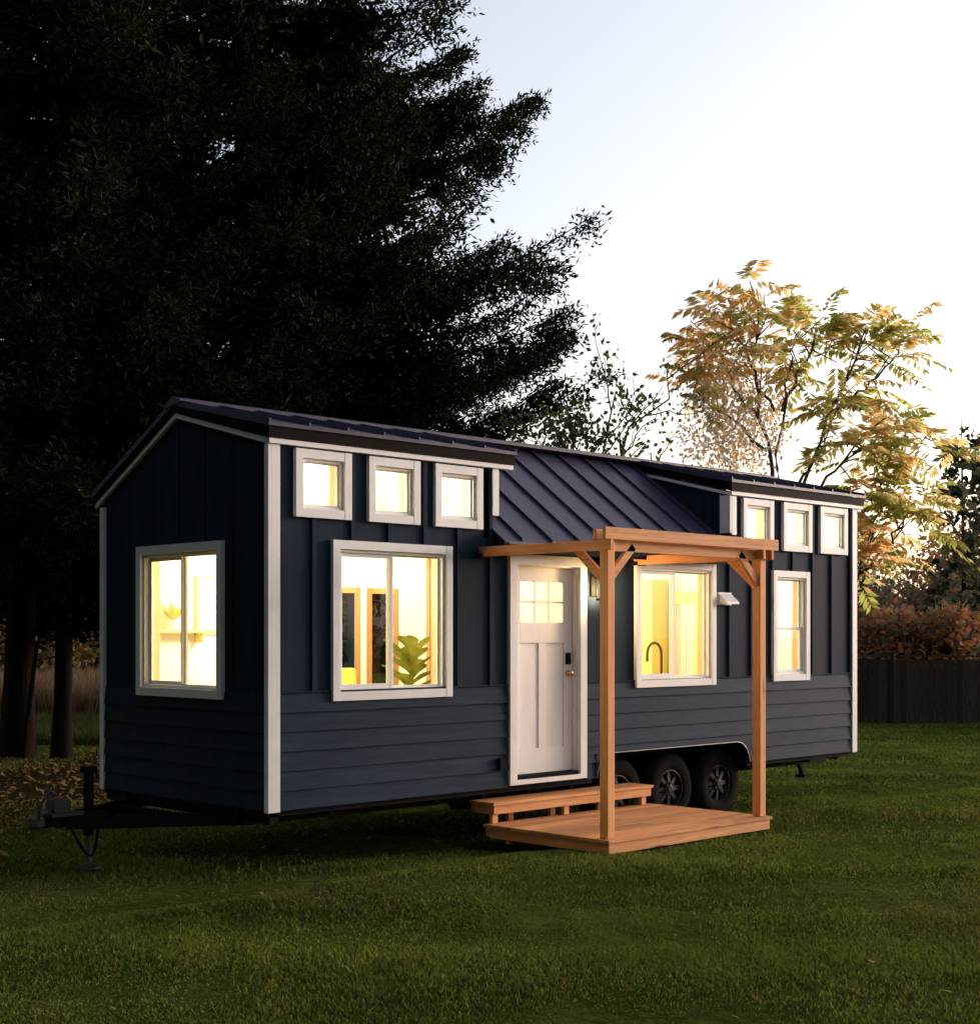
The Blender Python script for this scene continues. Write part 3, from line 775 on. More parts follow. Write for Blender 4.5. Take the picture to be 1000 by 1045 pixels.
# ------------------------------------------------------------------ interior things
def lamp(name, loc, e, col, size=.12):
    l = bpy.data.lights.new(name, 'POINT'); l.energy = e; l.color = col; l.shadow_soft_size = size
    o = bpy.data.objects.new(name, l); o.location = loc; COL.objects.link(o)
WARM = (1, .80, .47)
LP = .62
lamp('living_lamp', (1.3,1.45,2.5), 56*LP, WARM); lamp('dining_lamp', (3.2,1.5,2.6), 22*LP, WARM); lamp('kitchen_lamp', (5.2,1.5,2.55), 26*LP, (1,.76,.36)); lamp('bath_lamp', (7.4,1.3,2.5), 30*LP, WARM)
lamp('loft_lamp', (1.3,1.2,3.35), 50*LP, WARM); lamp('loft_lamp', (7.4,1.2,3.35), 50*LP, WARM)
GLOW = emis('ceiling_lamp_glow', (1,.85,.6), 6)
CEIL = []
for x, y, z, lb in ((1.3,1.55,2.80,'round ceiling lamp in the living end of the house'), (5.2,1.5,3.0,'round ceiling lamp above the kitchen'), (7.4,1.3,2.80,'round ceiling lamp behind the narrow window')):
    mb = MB(); mb.lathe([(.10,-.05),(.13,-.03),(.13,-.004)], (x,y,z), 'z', 20)
    tag(mb.build('ceiling_lamp', GLOW), lb, 'lamp', 'ceiling lamps inside the house')

# faucet on the kitchen worktop
mb = MB(); fx, fy = 5.40, .32
pts = [(fx,fy,1.44)]+[(fx,fy,1.44+.33*t) for t in (.3,.6,1)]
for k in range(1, 11):
    a_ = k/10*math.pi; pts.append((fx-.12+.12*math.cos(a_), fy+.0, 1.77+.12*math.sin(a_)))
pts.append((fx-.24, fy, 1.69))
mb.tube(pts, .015, 10); mb.lathe([(.028,0),(.028,.05),(.016,.055)], (fx,fy,1.44), 'z', 14); mb.bar((fx+.02,fy,1.48),(fx+.07,fy,1.50),.012,.012)
tag(mb.build('faucet', surf('bronze_tap', (.10,.06,.03), (.14,.09,.05), rough=.35, metal=.7, bmp=0)), 'arched bronze tap behind the kitchen window', 'tap')

# fiddle-leaf plant
FIG = leafmat('fig_leaf', (.13,.15,.02), (.24,.25,.04), .4, 4)
pbase = (2.06, .62, .66)
plant = empty('potted_plant', pbase, 'large-leaved fig plant in a pot behind the big window', 'plant')
mb = MB(); mb.lathe([(.10,0),(.13,.02),(.16,.28),(.165,.30),(.14,.30),(.13,.26)], pbase, 'z', 24); mb.build('pot', INTW, plant, pbase, smooth=False)
mb = MB(); mb.tube([pbase, (2.05,.61,1.1), (2.03,.58,1.5), (2.01,.56,1.85)], [.018,.016,.013,.008], 8)
mb.build('stem', INTWD, plant, pbase)
mb = MB(); rnd = random.Random(3)
for k in range(26):
    t = k/25; base = Vector((2.05-.03*t, .61-.05*t, 1.20+.62*t)); az = k*2.4; up = .25+.9*t
    d = Vector((math.cos(az), math.sin(az)*.8, up)).normalized(); ln = rnd.uniform(.24, .34)
    s = d.cross(Vector((0,0,1))).normalized(); nrm = s.cross(d)
    prof = [(0,.01),(.2,.05),(.45,.075),(.7,.10),(.88,.07),(1,.005)]
    A = [mb.bm.verts.new(base+d*ln*u-nrm*(.10*ln*u*u*2)+s*w_*ln*3.1) for u, w_ in prof]; Bv = [mb.bm.verts.new(base+d*ln*u-nrm*(.10*ln*u*u*2)-s*w_*ln*3.1) for u, w_ in prof]
    Cv = [mb.bm.verts.new(base+d*ln*u-nrm*(.10*ln*u*u*2+.02)) for u, w_ in prof]
    for i in range(5): mb.face([A[i],A[i+1],Cv[i+1],Cv[i]]); mb.face([Cv[i],Cv[i+1],Bv[i+1],Bv[i]])
mb.build('foliage', FIG, plant, pbase)
# lime armchairs
LIME = surf('lime_fabric', (.42,.40,.06), (.50,.47,.09), rough=.9, scale=20)
def armchair(loc, rz_, label):
    t = empty('armchair', loc, label, 'armchair', 'lime armchairs behind the big window'); t.rotation_euler.z = rz_
    mb = MB(); mb.box(-.28,.28,-.27,.27,.28,.42); mb.build('seat', LIME, t, bevel=.04)
    mb = MB(); mb.prism([(-.28,.20,.40),(-.28,.30,.40),(-.28,.38,.98),(-.28,.30,.98)], (.56,0,0)); mb.build('backrest', LIME, t, bevel=.035)
    for sx in (-1, 1):
        mb = MB(); mb.box(sx*.28, sx*.36, -.27, .27, .25, .60); mb.build('armrest', LIME, t, bevel=.02)
        for sy in (-1, 1):
            mb = MB(); mb.tube([(sx*.25,sy*.22,.28),(sx*.28,sy*.25,0)], [.02,.012], 8); mb.build('leg', INTWD, t)
    return t
armchair((1.02,1.05,.66), 2.2, 'lime armchair at the left edge of the big window')
armchair((2.05,1.75,.66), -.5, 'lime armchair behind the middle of the big window')
# shelf, framed print and table lamp seen through the gable window
mb = MB(); mb.box(.36, .98, 2.30, 2.466, 1.995, 2.02); mb.box(.42,.44,2.34,2.464,1.90,1.994); mb.box(.90,.92,2.34,2.464,1.90,1.994)
tag(mb.build('wall_shelf', INTY), 'narrow pale wall shelf inside the gable window', 'shelf')
mb = MB(); mb.box(.90, 1.34, 2.44, 2.464, 1.98, 2.55); fr_ = mb.build('picture_frame', INTY); tag(fr_, 'framed print on the rear wall inside the gable window', 'picture')
mb = MB(); mb.box(.93, 1.31, 2.434, 2.439, 2.01, 2.52); mb.build('print', surf('pale_print', (.75,.72,.5), (.5,.55,.35), rough=.8, scale=3, bmp=0), fr_)
tp = empty('shelf_plant', (.6,2.38,2.02), 'small leafy plant on the shelf inside the gable window', 'plant')
mb = MB(); mb.lathe([(.04,0),(.055,.09),(.05,.09)], (.6,2.38,2.021), 'z', 16); mb.build('pot', INTW, tp, (.6,2.38,2.02))
mb = MB()
for k in range(14):
    az = k*2.4; d = Vector((math.cos(az)*.6, math.sin(az)*.35, .5+.05*(k % 5))).normalized(); s_ = d.cross(Vector((0,0,1))).normalized()*.03; b0 = Vector((.6,2.38,2.1)); l_ = .16+.012*k
    v_ = [mb.bm.verts.new(q) for q in (b0, b0+d*l_*.5+s_, b0+d*l_, b0+d*l_*.5-s_)]; mb.face(v_)
mb.build('foliage', leafmat('pale_leaf', (.5,.5,.2), (.6,.6,.28), .4, 4), tp, (.6,2.38,2.02))
# wood ladder post beside the plant
mb = MB(); mb.box(2.66, 2.69, 1.02, 1.07, .661, 3.55); mb.build('ladder_rail', INTWD, None)
lr = bpy.data.objects['ladder_rail']; tag(lr, 'orange wooden ladder rail standing behind the plant in the big window', 'ladder')
# bathroom towel bar / door pull through kitchen window
mb = MB(); mb.box(6.335, 6.349, 1.66, 1.72, 1.5, 1.62); mb.build('switch_plate', VINYL, house, HO)

# ------------------------------------------------------------------ deck, step, pergola
DZ = .25
dx0, dx1, dy0, dy1 = 2.31, 4.68, -1.61, -.09
DO = ((dx0+dx1)/2, (dy0+dy1)/2, .12)
deck = empty('wooden_deck', DO, 'low new cedar platform lying on the lawn in front of the door', 'deck')
mb = MB(); n = 13; pw = (dy1-dy0)/n; rnd = random.Random(5)
for k in range(n):
    y = dy0+pw*k
    cut = dx0+rnd.choice([.55,.95,1.5])*(dx1-dx0)/2.0
    mb.box(dx0, cut-.001, y+.002, y+pw-.002, DZ-.028-rnd.random()*.001, DZ-rnd.random()*.002)
    mb.box(cut+.001, dx1, y+.002, y+pw-.002, DZ-.028-rnd.random()*.001, DZ-rnd.random()*.002)
mb.build('deck_boards', WX, deck, DO, bevel=.003)
mb = MB(); mb.box(dx0+.02, dx1-.02, dy0+.02, dy0+.058, .128, DZ-.031); mb.build('rim_joist', WX, deck, DO, bevel=.002); mb = MB(); mb.box(dx0+.02, dx1-.02, dy1-.058, dy1-.02, .14, DZ-.031); mb.build('rim_joist', WX, deck, DO, bevel=.002)
mb = MB(); mb.box(dx0+.02, dx0+.056, dy0+.06, dy1-.06, .128, DZ-.031); mb.box(dx1-.056, dx1-.02, dy0+.06, dy1-.06, .128, DZ-.031)
for x in np.linspace(dx0+.4, dx1-.4, 5): mb.box(x-.018, x+.018, dy0+.06, dy1-.06, .14, DZ-.031)
mb.build('side_joist', WY, deck, DO, bevel=.002)
SO = (3.47, 0, DZ)
step = empty('wooden_step', SO, 'long low cedar step standing on the deck under the white door', 'step')
sx0, sx1, sy0, sy1, sz = 2.37, 4.62, -.175, .15, .445
mb = MB()
for k in range(3):
    w_ = (sy1-sy0)/3; mb.box(sx0-.02, sx1+.02, sy0-.02+w_*k+.002, sy0-.02+w_*(k+1)-.002, sz-.028, sz)
mb.build('tread', WX, step, SO, bevel=.003)
mb = MB(); mb.box(sx0, sx1, sy0, sy0+.036, sz-.11, sz-.029); mb.box(sx0, sx1, sy1-.06, sy1-.024, sz-.11, sz-.029)
mb.box(sx0, sx0+.036, sy0+.037, sy1-.061, sz-.11, sz-.029); mb.box(sx1-.036, sx1, sy0+.037, sy1-.061, sz-.11, sz-.029)
mb.build('frame', WX, step, SO, bevel=.003)
for x in (sx0+.045, 3.38, sx1-.08):
    for y in (sy0+.03, sy1-.09):
        if y > 0: x = 3.45+(x-3.45)*.6
        mb = MB(); mb.box(x-.035, x+.035, y, y+.038, DZ if y < -.1 else -.02, sz-.111); mb.build('leg', WZ, step, SO, bevel=.002)
PO = (3.45, -.8, DZ)
perg = empty('wooden_pergola', PO, 'open cedar pergola frame of two posts fixed to the house above the deck', 'pergola')
p0, p1, py_ = 2.40, 4.60, -1.51
for x in (p0, p1):
    mb = MB(); mb.box(x-.045, x+.045, py_-.045, py_+.045, DZ+.001, 2.775); mb.build('post', WZ, perg, PO, bevel=.004)
for x in (p0, p1):      # side beams out from the wall
    mb = MB(); mb.box(x-.12, x-.082, -1.68, -.036, 2.70, 2.79) if False else mb.box(x-.085, x-.047, -1.62, -.03, 2.69, 2.78)
    mb.box(x+.047, x+.085, -1.62, -.6, 2.69, 2.78) if x == p1 else None
    mb.build('side_beam', WY, perg, PO, bevel=.003)
mb = MB(); mb.box(2.28, 4.80, py_-.085, py_-.047, 2.782, 2.885); mb.build('front_beam', WX, perg, PO, bevel=.003)
mb = MB(); mb.box(2.31, 4.72, py_+.047, py_+.085, 2.782, 2.872); mb.build('front_beam', WX, perg, PO, bevel=.003)
mb = MB(); mb.box(2.44, 4.56, py_-.019, py_+.019, 2.69, 2.778); mb.build('inner_beam', WX, perg, PO, bevel=.003)
# braces
mb = MB(); mb.bar((p0+.03,py_,2.46), (p0+.33,py_,2.74), .075, .038, (0,1,0)); mb.build('brace', WX, perg, PO, bevel=.003)
mb = MB(); mb.bar((p1-.03,py_,2.46), (p1-.33,py_,2.74), .075, .038, (0,1,0)); mb.build('brace', WX, perg, PO, bevel=.003)
for x in (p0, p1):
    mb = MB(); mb.bar((x,py_+.03,2.44), (x,py_+.37,2.74), .075, .038, (1,0,0)); mb.build('brace', WY, perg, PO, bevel=.003)
mb = MB(); mb.box(2.26, 2.44, -.085, -.03, 2.685, 2.72); mb.build('bracket', BLACKM, perg, PO); mb = MB(); mb.box(4.50, 4.65, -.085, -.03, 2.685, 2.72); mb.build('bracket', BLACKM, perg, PO)

# ------------------------------------------------------------------ vegetation
def tube_np(paths, n=6):
    """paths: list of (pts list of Vector, radii list) -> verts, quads"""
    V = []; Fq = []; off = 0
    for pts, rs in paths:
        P = np.array(pts, float); k = len(P)
        d = np.gradient(P, axis=0); d /= np.linalg.norm(d, axis=1)[:,None]+1e-9
        ref = np.where(np.abs(d[:,2:3]) > .9, np.array([[1.,0,0]]), np.array([[0,0,1.]]))
        ref[:] = ref[0]
        s = np.cross(d, ref); s /= np.linalg.norm(s, axis=1)[:,None]+1e-9; t = np.cross(s, d)
        a = np.arange(n)*2*np.pi/n
        ring = P[:,None]+(s[:,None]*np.cos(a)[None,:,None]+t[:,None]*np.sin(a)[None,:,None])*np.array(rs)[:,None,None]
        V.append(ring.reshape(-1,3))
        i = np.arange(k-1)[:,None]*n; j = np.arange(n)[None]
        q = np.stack([i+j, i+(j+1)%n, i+n+(j+1)%n, i+n+j], -1).reshape(-1,4)+off
        Fq.append(q); off += k*n
    return np.concatenate(V), np.concatenate(Fq)

def quads_from(c, u, v_):
    """leaf quads: centre base c, length vector u, half width vector v -> diamond-ish quads"""
    V = np.stack([c, c+u*.45+v_, c+u, c+u*.45-v_], 1).reshape(-1,3)
    return V, np.arange(len(c))[:,None]*4+np.arange(4)[None]

def unit(v): return v/(np.linalg.norm(v, axis=-1, keepdims=True)+1e-9)

def conifer(name, loc, label, H, rfun, z0, nbr, mats, trunk_r, seed, tuft=(.30,.045), per=26, tn=11, extra=(), lean=(0,0), group=None, bark=None, skip=0.0, azr=None, dead=0):
    rng = np.random.default_rng(seed)
    t = empty(name, loc, label, 'tree', group)
    paths = []
    zs = np.linspace(-.3, H, 14)
    paths.append(([(lean[0]*z/H+.06*math.sin(z*.6+seed), lean[1]*z/H+.05*math.cos(z*.5+seed), z) for z in zs],
                  [trunk_r*(1.25 if z < .2 else 1)*(1-.93*max(z,0)/H) for z in zs]))
    C = []; U = []; Vv = []
    brs = []
    for i in range(nbr):
        z = z0+(H*.985-z0)*((i+rng.uniform(0,1))/nbr)**1.05; az = rng.uniform(0, 2*np.pi) if azr is None else rng.uniform(*azr)
        ln = rfun(z)*rng.uniform(.62, 1.08); brs.append((z, az, ln, 1.0))
    brs += list(extra)
    for z, az, ln, dens in brs:
        if ln < .15: continue
        dr = np.array([math.cos(az), math.sin(az), 0]); sd_ = np.array([-math.sin(az), math.cos(az), 0])
        k = 8; tt = np.linspace(0, 1, k)
        drop = rng.uniform(-.02, .22); wob = rng.uniform(-.12, .12)
        P = np.array([lean[0]*z/H, lean[1]*z/H, z])+dr*(tt[:,None]*ln)+sd_*(wob*ln*tt**2)[:,None]
        P[:,2] += ln*(-drop*np.sin(tt*2.4)+.16*tt**3+rng.uniform(-.03,.10)*tt)
        paths.append((P, [max(.006, trunk_r*.16*(1-.92*q)*min(1, ln/4+.3)) for q in tt]))
        m_ = int(per*dens*(.35+.65*min(1, ln/5)))
        s = rng.uniform(.12, 1, m_)**.75
        bp = np.stack([np.interp(s, tt, P[:,j]) for j in range(3)], -1)
        side = np.where(rng.uniform(0,1,m_) < .5, -1, 1)[:,None]
        bd = unit(dr*rng.uniform(.5,1.0,(m_,1))+sd_*side*rng.uniform(.35,1.1,(m_,1))+np.array([0,0,1])*rng.uniform(-.38,.32,(m_,1)))
        bl = (.16+.17*ln*(1-s)**.8)*rng.uniform(.6,1.25,m_)+.28
        q = np.linspace(.1, 1, tn)[None]+rng.uniform(-.05,.05,(m_,tn))
        cc = bp[:,None]+bd[:,None]*(bl[:,None]*q)[...,None]
        cc[...,2] -= (bl[:,None]*q**2)*.12
        cc += rng.normal(0,.075,cc.shape)
        ud = unit(bd[:,None]+rng.normal(0,.8,cc.shape)); 
        ud[...,2] += rng.uniform(-.1,.45,ud.shape[:2])
        L_ = tuft[0]*rng.uniform(.45,1.2,(m_,tn))*np.where(s < .55, 1.3, 1.0)[:,None]
        u = unit(ud)*L_[...,None]; w_ = unit(np.cross(u, rng.normal(0,1,u.shape)))*(tuft[1]*rng.uniform(.6,1.3,(m_,tn))*np.where(s < .55, 2.3, 1.0)[:,None])[...,None]
        C.append(cc.reshape(-1,3)); U.append(u.reshape(-1,3)); Vv.append(w_.reshape(-1,3))
    V, Q = tube_np(paths); np_obj('trunk', V, Q, [bark or BARK], parent=t, smooth=True)
    C, U, Vv = map(np.concatenate, (C, U, Vv))
    if skip:
        kk = rng.uniform(0,1,len(C)) > skip; C, U, Vv = C[kk], U[kk], Vv[kk]
    V, Q = quads_from(C, U, Vv); mi = rng.choice(len(mats), len(C)); np_obj('crown', V, Q, mats, mi, parent=t)
    return t

def branchy(name, loc, label, seed, trunk_r, stems, leaf_fn, mats, bark, cat='tree', group=None, depth=3, spread=.6, kids=4):
    """stems: list of (start, end) world offsets; grows twigs, leaf_fn(rng, tips) -> C,U,V,mi arrays"""
    rng = np.random.default_rng(seed); t = empty(name, loc, label, cat, group)
    paths = []; tips = []
    def grow(a, b_, r, lev):
        a = np.array(a, float); b_ = np.array(b_, float); L_ = np.linalg.norm(b_-a); k = 6
        tt = np.linspace(0,1,k); P = a+(b_-a)*tt[:,None]
        P[1:] += rng.normal(0, L_*.035, (k-1,3))*np.array([1,1,.5]); P[-1] = b_
        paths.append((P, [max(.004, r*(1-.65*q)) for q in tt]))
        if lev == 0:
            for q in (.35,.6,.8,1.0): tips.append((*[np.interp(q, tt, P[:,j]) for j in range(3)], *unit(b_-a)))
            return
        for _ in range(kids):
            q = rng.uniform(.35,1.0); s = np.array([np.interp(q, tt, P[:,j]) for j in range(3)])
            d = unit(unit(b_-a)+rng.normal(0,spread,3)); d[2] = d[2]*.8+.1
            grow(s, s+d*L_*rng.uniform(.35,.6), r*.45, lev-1)
        tips.append((*P[-1], *unit(b_-a)))
    for a, b_, lv in stems: grow(a, b_, trunk_r, lv)
    V, Q = tube_np(paths, 5); np_obj('trunk', V, Q, [bark], parent=t, smooth=True)
    C, U, Vv, mi = leaf_fn(rng, np.array(tips))
    V, Q = quads_from(C, U, Vv); np_obj('crown', V, Q, mats, mi, parent=t)
    return t

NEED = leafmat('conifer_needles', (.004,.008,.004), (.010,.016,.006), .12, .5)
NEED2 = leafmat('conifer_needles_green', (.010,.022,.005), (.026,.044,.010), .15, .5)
def interp_r(pairs):
    zs_, rs_ = zip(*pairs); return lambda z: float(np.interp(z, zs_, rs_))

# big dark conifer behind the house, trunk at column 252, 27 m ahead
dA = 27; locA = at(252, dA)
rA = interp_r([(2.5,5.6),(4.5,6.2),(6,6.4),(8,6.2),(10,4.9),(12,4.5),(14,4.0),(18,3.0),(24,.6)])
azR = math.atan2(RT.y, RT.x)       # direction of "right in the picture"
ext = []
rr = random.Random(2)
for py, rpx in ((118,318),(130,300),(145,290),(222,268),(235,272),(270,312),(285,318),(310,325),(330,332),(350,335),(372,340),(400,345),(420,325),(440,330),(60,240),(30,225),(85,245),(170,255),(10,215)):
    z_ = hz(py, dA); ext.append((z_-.3, azR+rr.uniform(-.25,.25), rpx*dA/F*.96, 1.5))
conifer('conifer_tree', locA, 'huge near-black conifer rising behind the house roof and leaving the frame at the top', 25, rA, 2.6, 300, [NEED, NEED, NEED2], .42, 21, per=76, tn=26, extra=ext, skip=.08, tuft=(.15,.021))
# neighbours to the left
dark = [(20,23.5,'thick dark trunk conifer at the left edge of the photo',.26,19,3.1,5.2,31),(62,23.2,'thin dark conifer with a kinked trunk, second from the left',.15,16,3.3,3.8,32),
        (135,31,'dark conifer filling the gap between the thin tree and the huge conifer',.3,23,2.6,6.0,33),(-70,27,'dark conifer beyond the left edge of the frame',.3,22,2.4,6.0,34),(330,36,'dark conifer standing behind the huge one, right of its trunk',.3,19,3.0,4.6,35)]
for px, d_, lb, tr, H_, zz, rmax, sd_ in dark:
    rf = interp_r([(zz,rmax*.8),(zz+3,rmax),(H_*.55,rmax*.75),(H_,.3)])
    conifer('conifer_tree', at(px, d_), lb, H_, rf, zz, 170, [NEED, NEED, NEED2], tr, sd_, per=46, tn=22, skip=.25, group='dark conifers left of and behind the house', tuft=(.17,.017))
# a slim leaning sapling between the two trunks on the left
LEAFD = leafmat('dark_olive_leaf', (.05,.05,.012), (.12,.10,.02), .35, 2)
def small_leaves(n, size, sprd, drop=0.0, nm=1, probs=None):
    def fn(rng, tips):
        m_ = len(tips); C = np.repeat(tips[:,:3], n, 0)+rng.normal(0, sprd, (m_*n,3)); D = np.repeat(tips[:,3:], n, 0)
        u = unit(D*.4+rng.normal(0,.8,C.shape)+np.array([0,0,-drop]))*(size*rng.uniform(.6,1.2,(len(C),1)))
        w_ = unit(np.cross(u, rng.normal(0,1,u.shape)))*(size*.30)
        mi = rng.choice(nm, len(C), p=probs); return C, u, w_, mi
    return fn
p = at(22, 23.0)
branchy('leaning_sapling', p, 'thin leaning sapling with sparse yellowish leaves between the two left trunks', 5, .05,
        [((0,0,-.1),(RT.x*.45,RT.y*.45,3.1),2)], small_leaves(5,.10,.12), [LEAFD], BARK)

# autumn tree with long feathered leaves, behind the right end of the house
AG = leafmat('autumn_leaf_green', (.36,.40,.08), (.52,.52,.16), .82, 1.5)
AY = leafmat('autumn_leaf_yellow', (.72,.54,.20), (.82,.66,.32), .82, 1.5)
AO = leafmat('autumn_leaf_orange', (.70,.40,.15), (.80,.54,.25), .82, 1.5)
ACR = leafmat('cream_seed_cluster', (.74,.62,.50), (.84,.74,.62), .7, 3)
dT = 24.0; locT = at(795, dT)
def feather(rng, P0, D, length, npair, lsz, matc):
    """one compound leaf: returns leaflet arrays"""
    D = unit(D); side = unit(np.cross(D, np.array([0,0,1.])+rng.normal(0,.25,3)))
    t = np.linspace(.18, 1, npair); pos = P0+D*(t*length)[:,None]; pos[:,2] -= .38*length*t**1.8
    tang = unit(D-np.array([0,0,.7])*t[:,None])
    C=[];U=[];W_=[]
    for sg in (-1, 1):
        u = unit(side*sg*.9+tang*.55+np.array([0,0,-.35])+rng.normal(0,.16,(npair,3)))*(lsz*(1-.35*np.abs(t-.55)*2)[:,None])
        w_ = unit(np.cross(u, tang))*0; w_ = unit(np.cross(u, unit(rng.normal(0,.3,(npair,3))+np.cross(side, D))))*(lsz*.12)
        C.append(pos); U.append(u); W_.append(w_)
    return np.concatenate(C), np.concatenate(U), np.concatenate(W_), np.full(2*npair, matc)
def T(px, py, dd=0.0):
    d_ = dT+dd; q = at(px, d_, hz(py, d_)); return np.array(q)-np.array(locT)
def ailanthus():
    rng = np.random.default_rng(8)
    t = empty('autumn_tree', locT, 'tall autumn tree with feathery green and orange leaves behind the roof end', 'tree')
    paths = []; tips = []
    def limb(pts, r0, r1, tipw=1.0, n_side=5, col=None):
        P = np.array(pts, float); s = np.linspace(0,1,len(P)); q = np.linspace(0,1,12)
        PP = np.stack([np.interp(q, s, P[:,j]) for j in range(3)], -1); PP[1:-1] += rng.normal(0,.035,(10,3))
        paths.append((PP, np.linspace(r0, r1, 12)))
        D = unit(PP[-1]-PP[-3]); tips.append((PP[-1], D, col))
        for _ in range(int(n_side*.8)):
            a_ = rng.uniform(.4,1.0); b_ = np.array([np.interp(a_, q, PP[:,j]) for j in range(3)])
            d2 = unit(D*.55+rng.normal(0,.5,3)+np.array([0,0,.15])); l2 = rng.uniform(.3,.75)
            paths.append((np.stack([b_+d2*l2*k for k in np.linspace(0,1,5)]), np.linspace(r1*1.2, .008, 5)))
            tips.append((b_+d2*l2, d2, col))
    base = T(790, 900); base[2] = 0
    fork = T(788, 500)
    limb([base, T(790,640), fork], .09, .055, n_side=0); tips.pop()
    # stem A: up to the tall left head
    limb([fork, T(778,430), T(768,362,.3), T(774,308)], .04, .012, col='mix', n_side=11)
    limb([fork, T(796,470), T(800,400), T(806,362,-.4), T(812,348)], .03, .010, col='green', n_side=5)
    limb([T(780,440), T(750,390), T(728,345,.5)], .03, .01, col='orange', n_side=9)
    limb([T(782,460), T(735,420), T(700,395,.5)], .03, .01, col='mix', n_side=8)
    limb([T(790,420), T(765,370), T(745,320,-.5)], .03, .01, col='orange', n_side=8)
    limb([T(798,420), T(820,370), T(835,350)], .03, .01, col='green', n_side=5)
    # stem B: leaning right
    limb([T(800,560), T(822,480), T(850,415), T(876,356), T(884,332)], .036, .011, col='green', n_side=10)
    limb([T(845,425), T(880,400), T(905,372), T(918,360)], .03, .01, col='green', n_side=7)
    limb([T(800,560), T(842,488), T(868,462), T(905,425)], .034, .011, col='mix', n_side=8)
    limb([T(870,462), T(915,455), T(945,445,.5)], .03, .01, col='mix', n_side=8)
    limb([T(815,500), T(835,460), T(850,445)], .03, .01, col='mix', n_side=7)
    limb([base, T(850,640), T(885,560), T(900,500)], .04, .011, col='green', n_side=13)
    limb([T(870,600), T(905,560), T(935,510)], .04, .012, col='green', n_side=11)
    limb([T(870,610), T(885,590), T(880,570)], .03, .012, col='orange', n_side=9)
    C=[];U=[];W_=[];M_=[]
    for P0, D, col in tips:
        for k in range(int(rng.integers(3, 5))):
            az = rng.uniform(0, 6.28); d2 = unit(D*.4+np.array([math.cos(az), math.sin(az), rng.uniform(-.5,1.2)]))
            pr_ = {'mix':[.42,.40,.18],'green':[.70,.25,.05],'orange':[.15,.45,.40],None:[.4,.3,.3]}[col]
            c_,u_,w_,m_ = feather(rng, P0, d2, rng.uniform(.55,.98), 10, rng.uniform(.23,.32), 0)
            mm = rng.choice(3, p=pr_); m_[:] = mm; fl = rng.uniform(0,1,len(m_)) < .2; m_[fl] = rng.choice(3, fl.sum())
            C.append(c_);U.append(u_);W_.append(w_);M_.append(m_)
    # drooping seed clusters on the left side
    for _ in range(230):
        px = rng.uniform(688, 800); py = rng.normal(430, 45)
        if ((px-742)/56)**2+((py-425)/75)**2 > rng.uniform(.5,1.1): continue
        if px > 800 or py < 345: continue
        P0 = T(px, py, rng.uniform(-.6,.9)); n_ = 24
        c_ = P0+rng.normal(0,1,(n_,3))*np.array([.13,.13,.18]); u_ = unit(rng.normal(0,1,(n_,3))+np.array([0,0,-.7]))*.085; w_ = unit(np.cross(u_, rng.normal(0,1,(n_,3))))*.024
        C.append(c_);U.append(u_);W_.append(w_);M_.append(np.where(rng.uniform(0,1,n_) < .85, 3, 1))
    V, Q = tube_np(paths, 6); np_obj('trunk', V, Q, [BARKL], parent=t, smooth=True)
    C,U,W_ = map(np.concatenate,(C,U,W_)); V, Q = quads_from(C,U,W_); np_obj('crown', V, Q, [AG,AY,AO,ACR], np.concatenate(M_), parent=t)
ailanthus()

# sparse small-leaved tree between the conifer and the autumn tree
dS = 20; locS = at(600, dS)
def S(px, py, dd=0):
    d_ = dS+dd; q = at(px, d_, hz(py, d_)); return tuple(np.array(q)-np.array(locS))
LG = leafmat('apple_leaf', (.06,.08,.025), (.12,.14,.05), .3, 2)
branchy('fruit_tree', locS, 'sparse small-leaved tree whose twigs stand against the sky above the ridge', 13, .026,
        [((0,0,-.1),S(600,520),0),(S(600,540),S(585,440),1),(S(600,520),S(560,425),2),(S(600,540),S(628,400),2),(S(620,520),S(680,375),1),(S(610,540),S(605,455),2),(S(650,560),S(664,462),1),(S(640,520),S(632,440),1)],
        small_leaves(4,.10,.10), [LG], BARKL, kids=4, spread=.55)

# right background: shrubs, thin conifer, hedge trees
BR = [leafmat('shrub_rust', (.22,.09,.045), (.42,.18,.07), .35, .8), leafmat('shrub_brown', (.17,.125,.095), (.28,.21,.15), .3, .8), leafmat('shrub_green', (.05,.065,.03), (.10,.115,.05), .3, .8), leafmat('shrub_yellow', (.20,.14,.03), (.32,.22,.06), .35, .8)]
def shrub(name, px, d_, w_, h_, label, mi_p, seed, n=2600, leaf=.16, group='shrubs beyond the dark fence', cat='shrub'):
    rng = np.random.default_rng(seed); loc = at(px, d_); t = empty(name, loc, label, cat, group)
    paths = []
    k = 9; lob = [(rng.uniform(-.6,.6)*w_, rng.uniform(-.5,.5)*w_, h_*rng.uniform(.35,.78), w_*rng.uniform(.28,.48)) for _ in range(k)]
    for lx_, ly, lz, lr_ in lob: paths.append((np.array([(0,0,-.1),(lx_*.4,ly*.4,lz*.5),(lx_,ly,lz)]), [.06*w_/2,.04*w_/2,.012]))
    V, Q = tube_np(paths, 5); np_obj('stems', V, Q, [BARK], parent=t, smooth=True)
    li = rng.choice(k, n); Lb = np.array(lob)[li]
    d = unit(rng.normal(0,1,(n,3))); r = Lb[:,3:4]*rng.uniform(.35,1.12,(n,1))
    C = Lb[:,:3]+d*r*np.array([1,1,.9]); C[:,2] = np.abs(C[:,2])
    low = rng.uniform(0,1,n) < .25; C[low,2] *= rng.uniform(0,1,low.sum())
    u = unit(d+rng.normal(0,.8,C.shape))*leaf*rng.uniform(.6,1.3,(n,1)); w2 = unit(np.cross(u, rng.normal(0,1,u.shape)))*leaf*.33
    V, Q = quads_from(C, u, w2); np_obj('foliage', V, Q, BR, rng.choice(4, n, p=mi_p), parent=t)
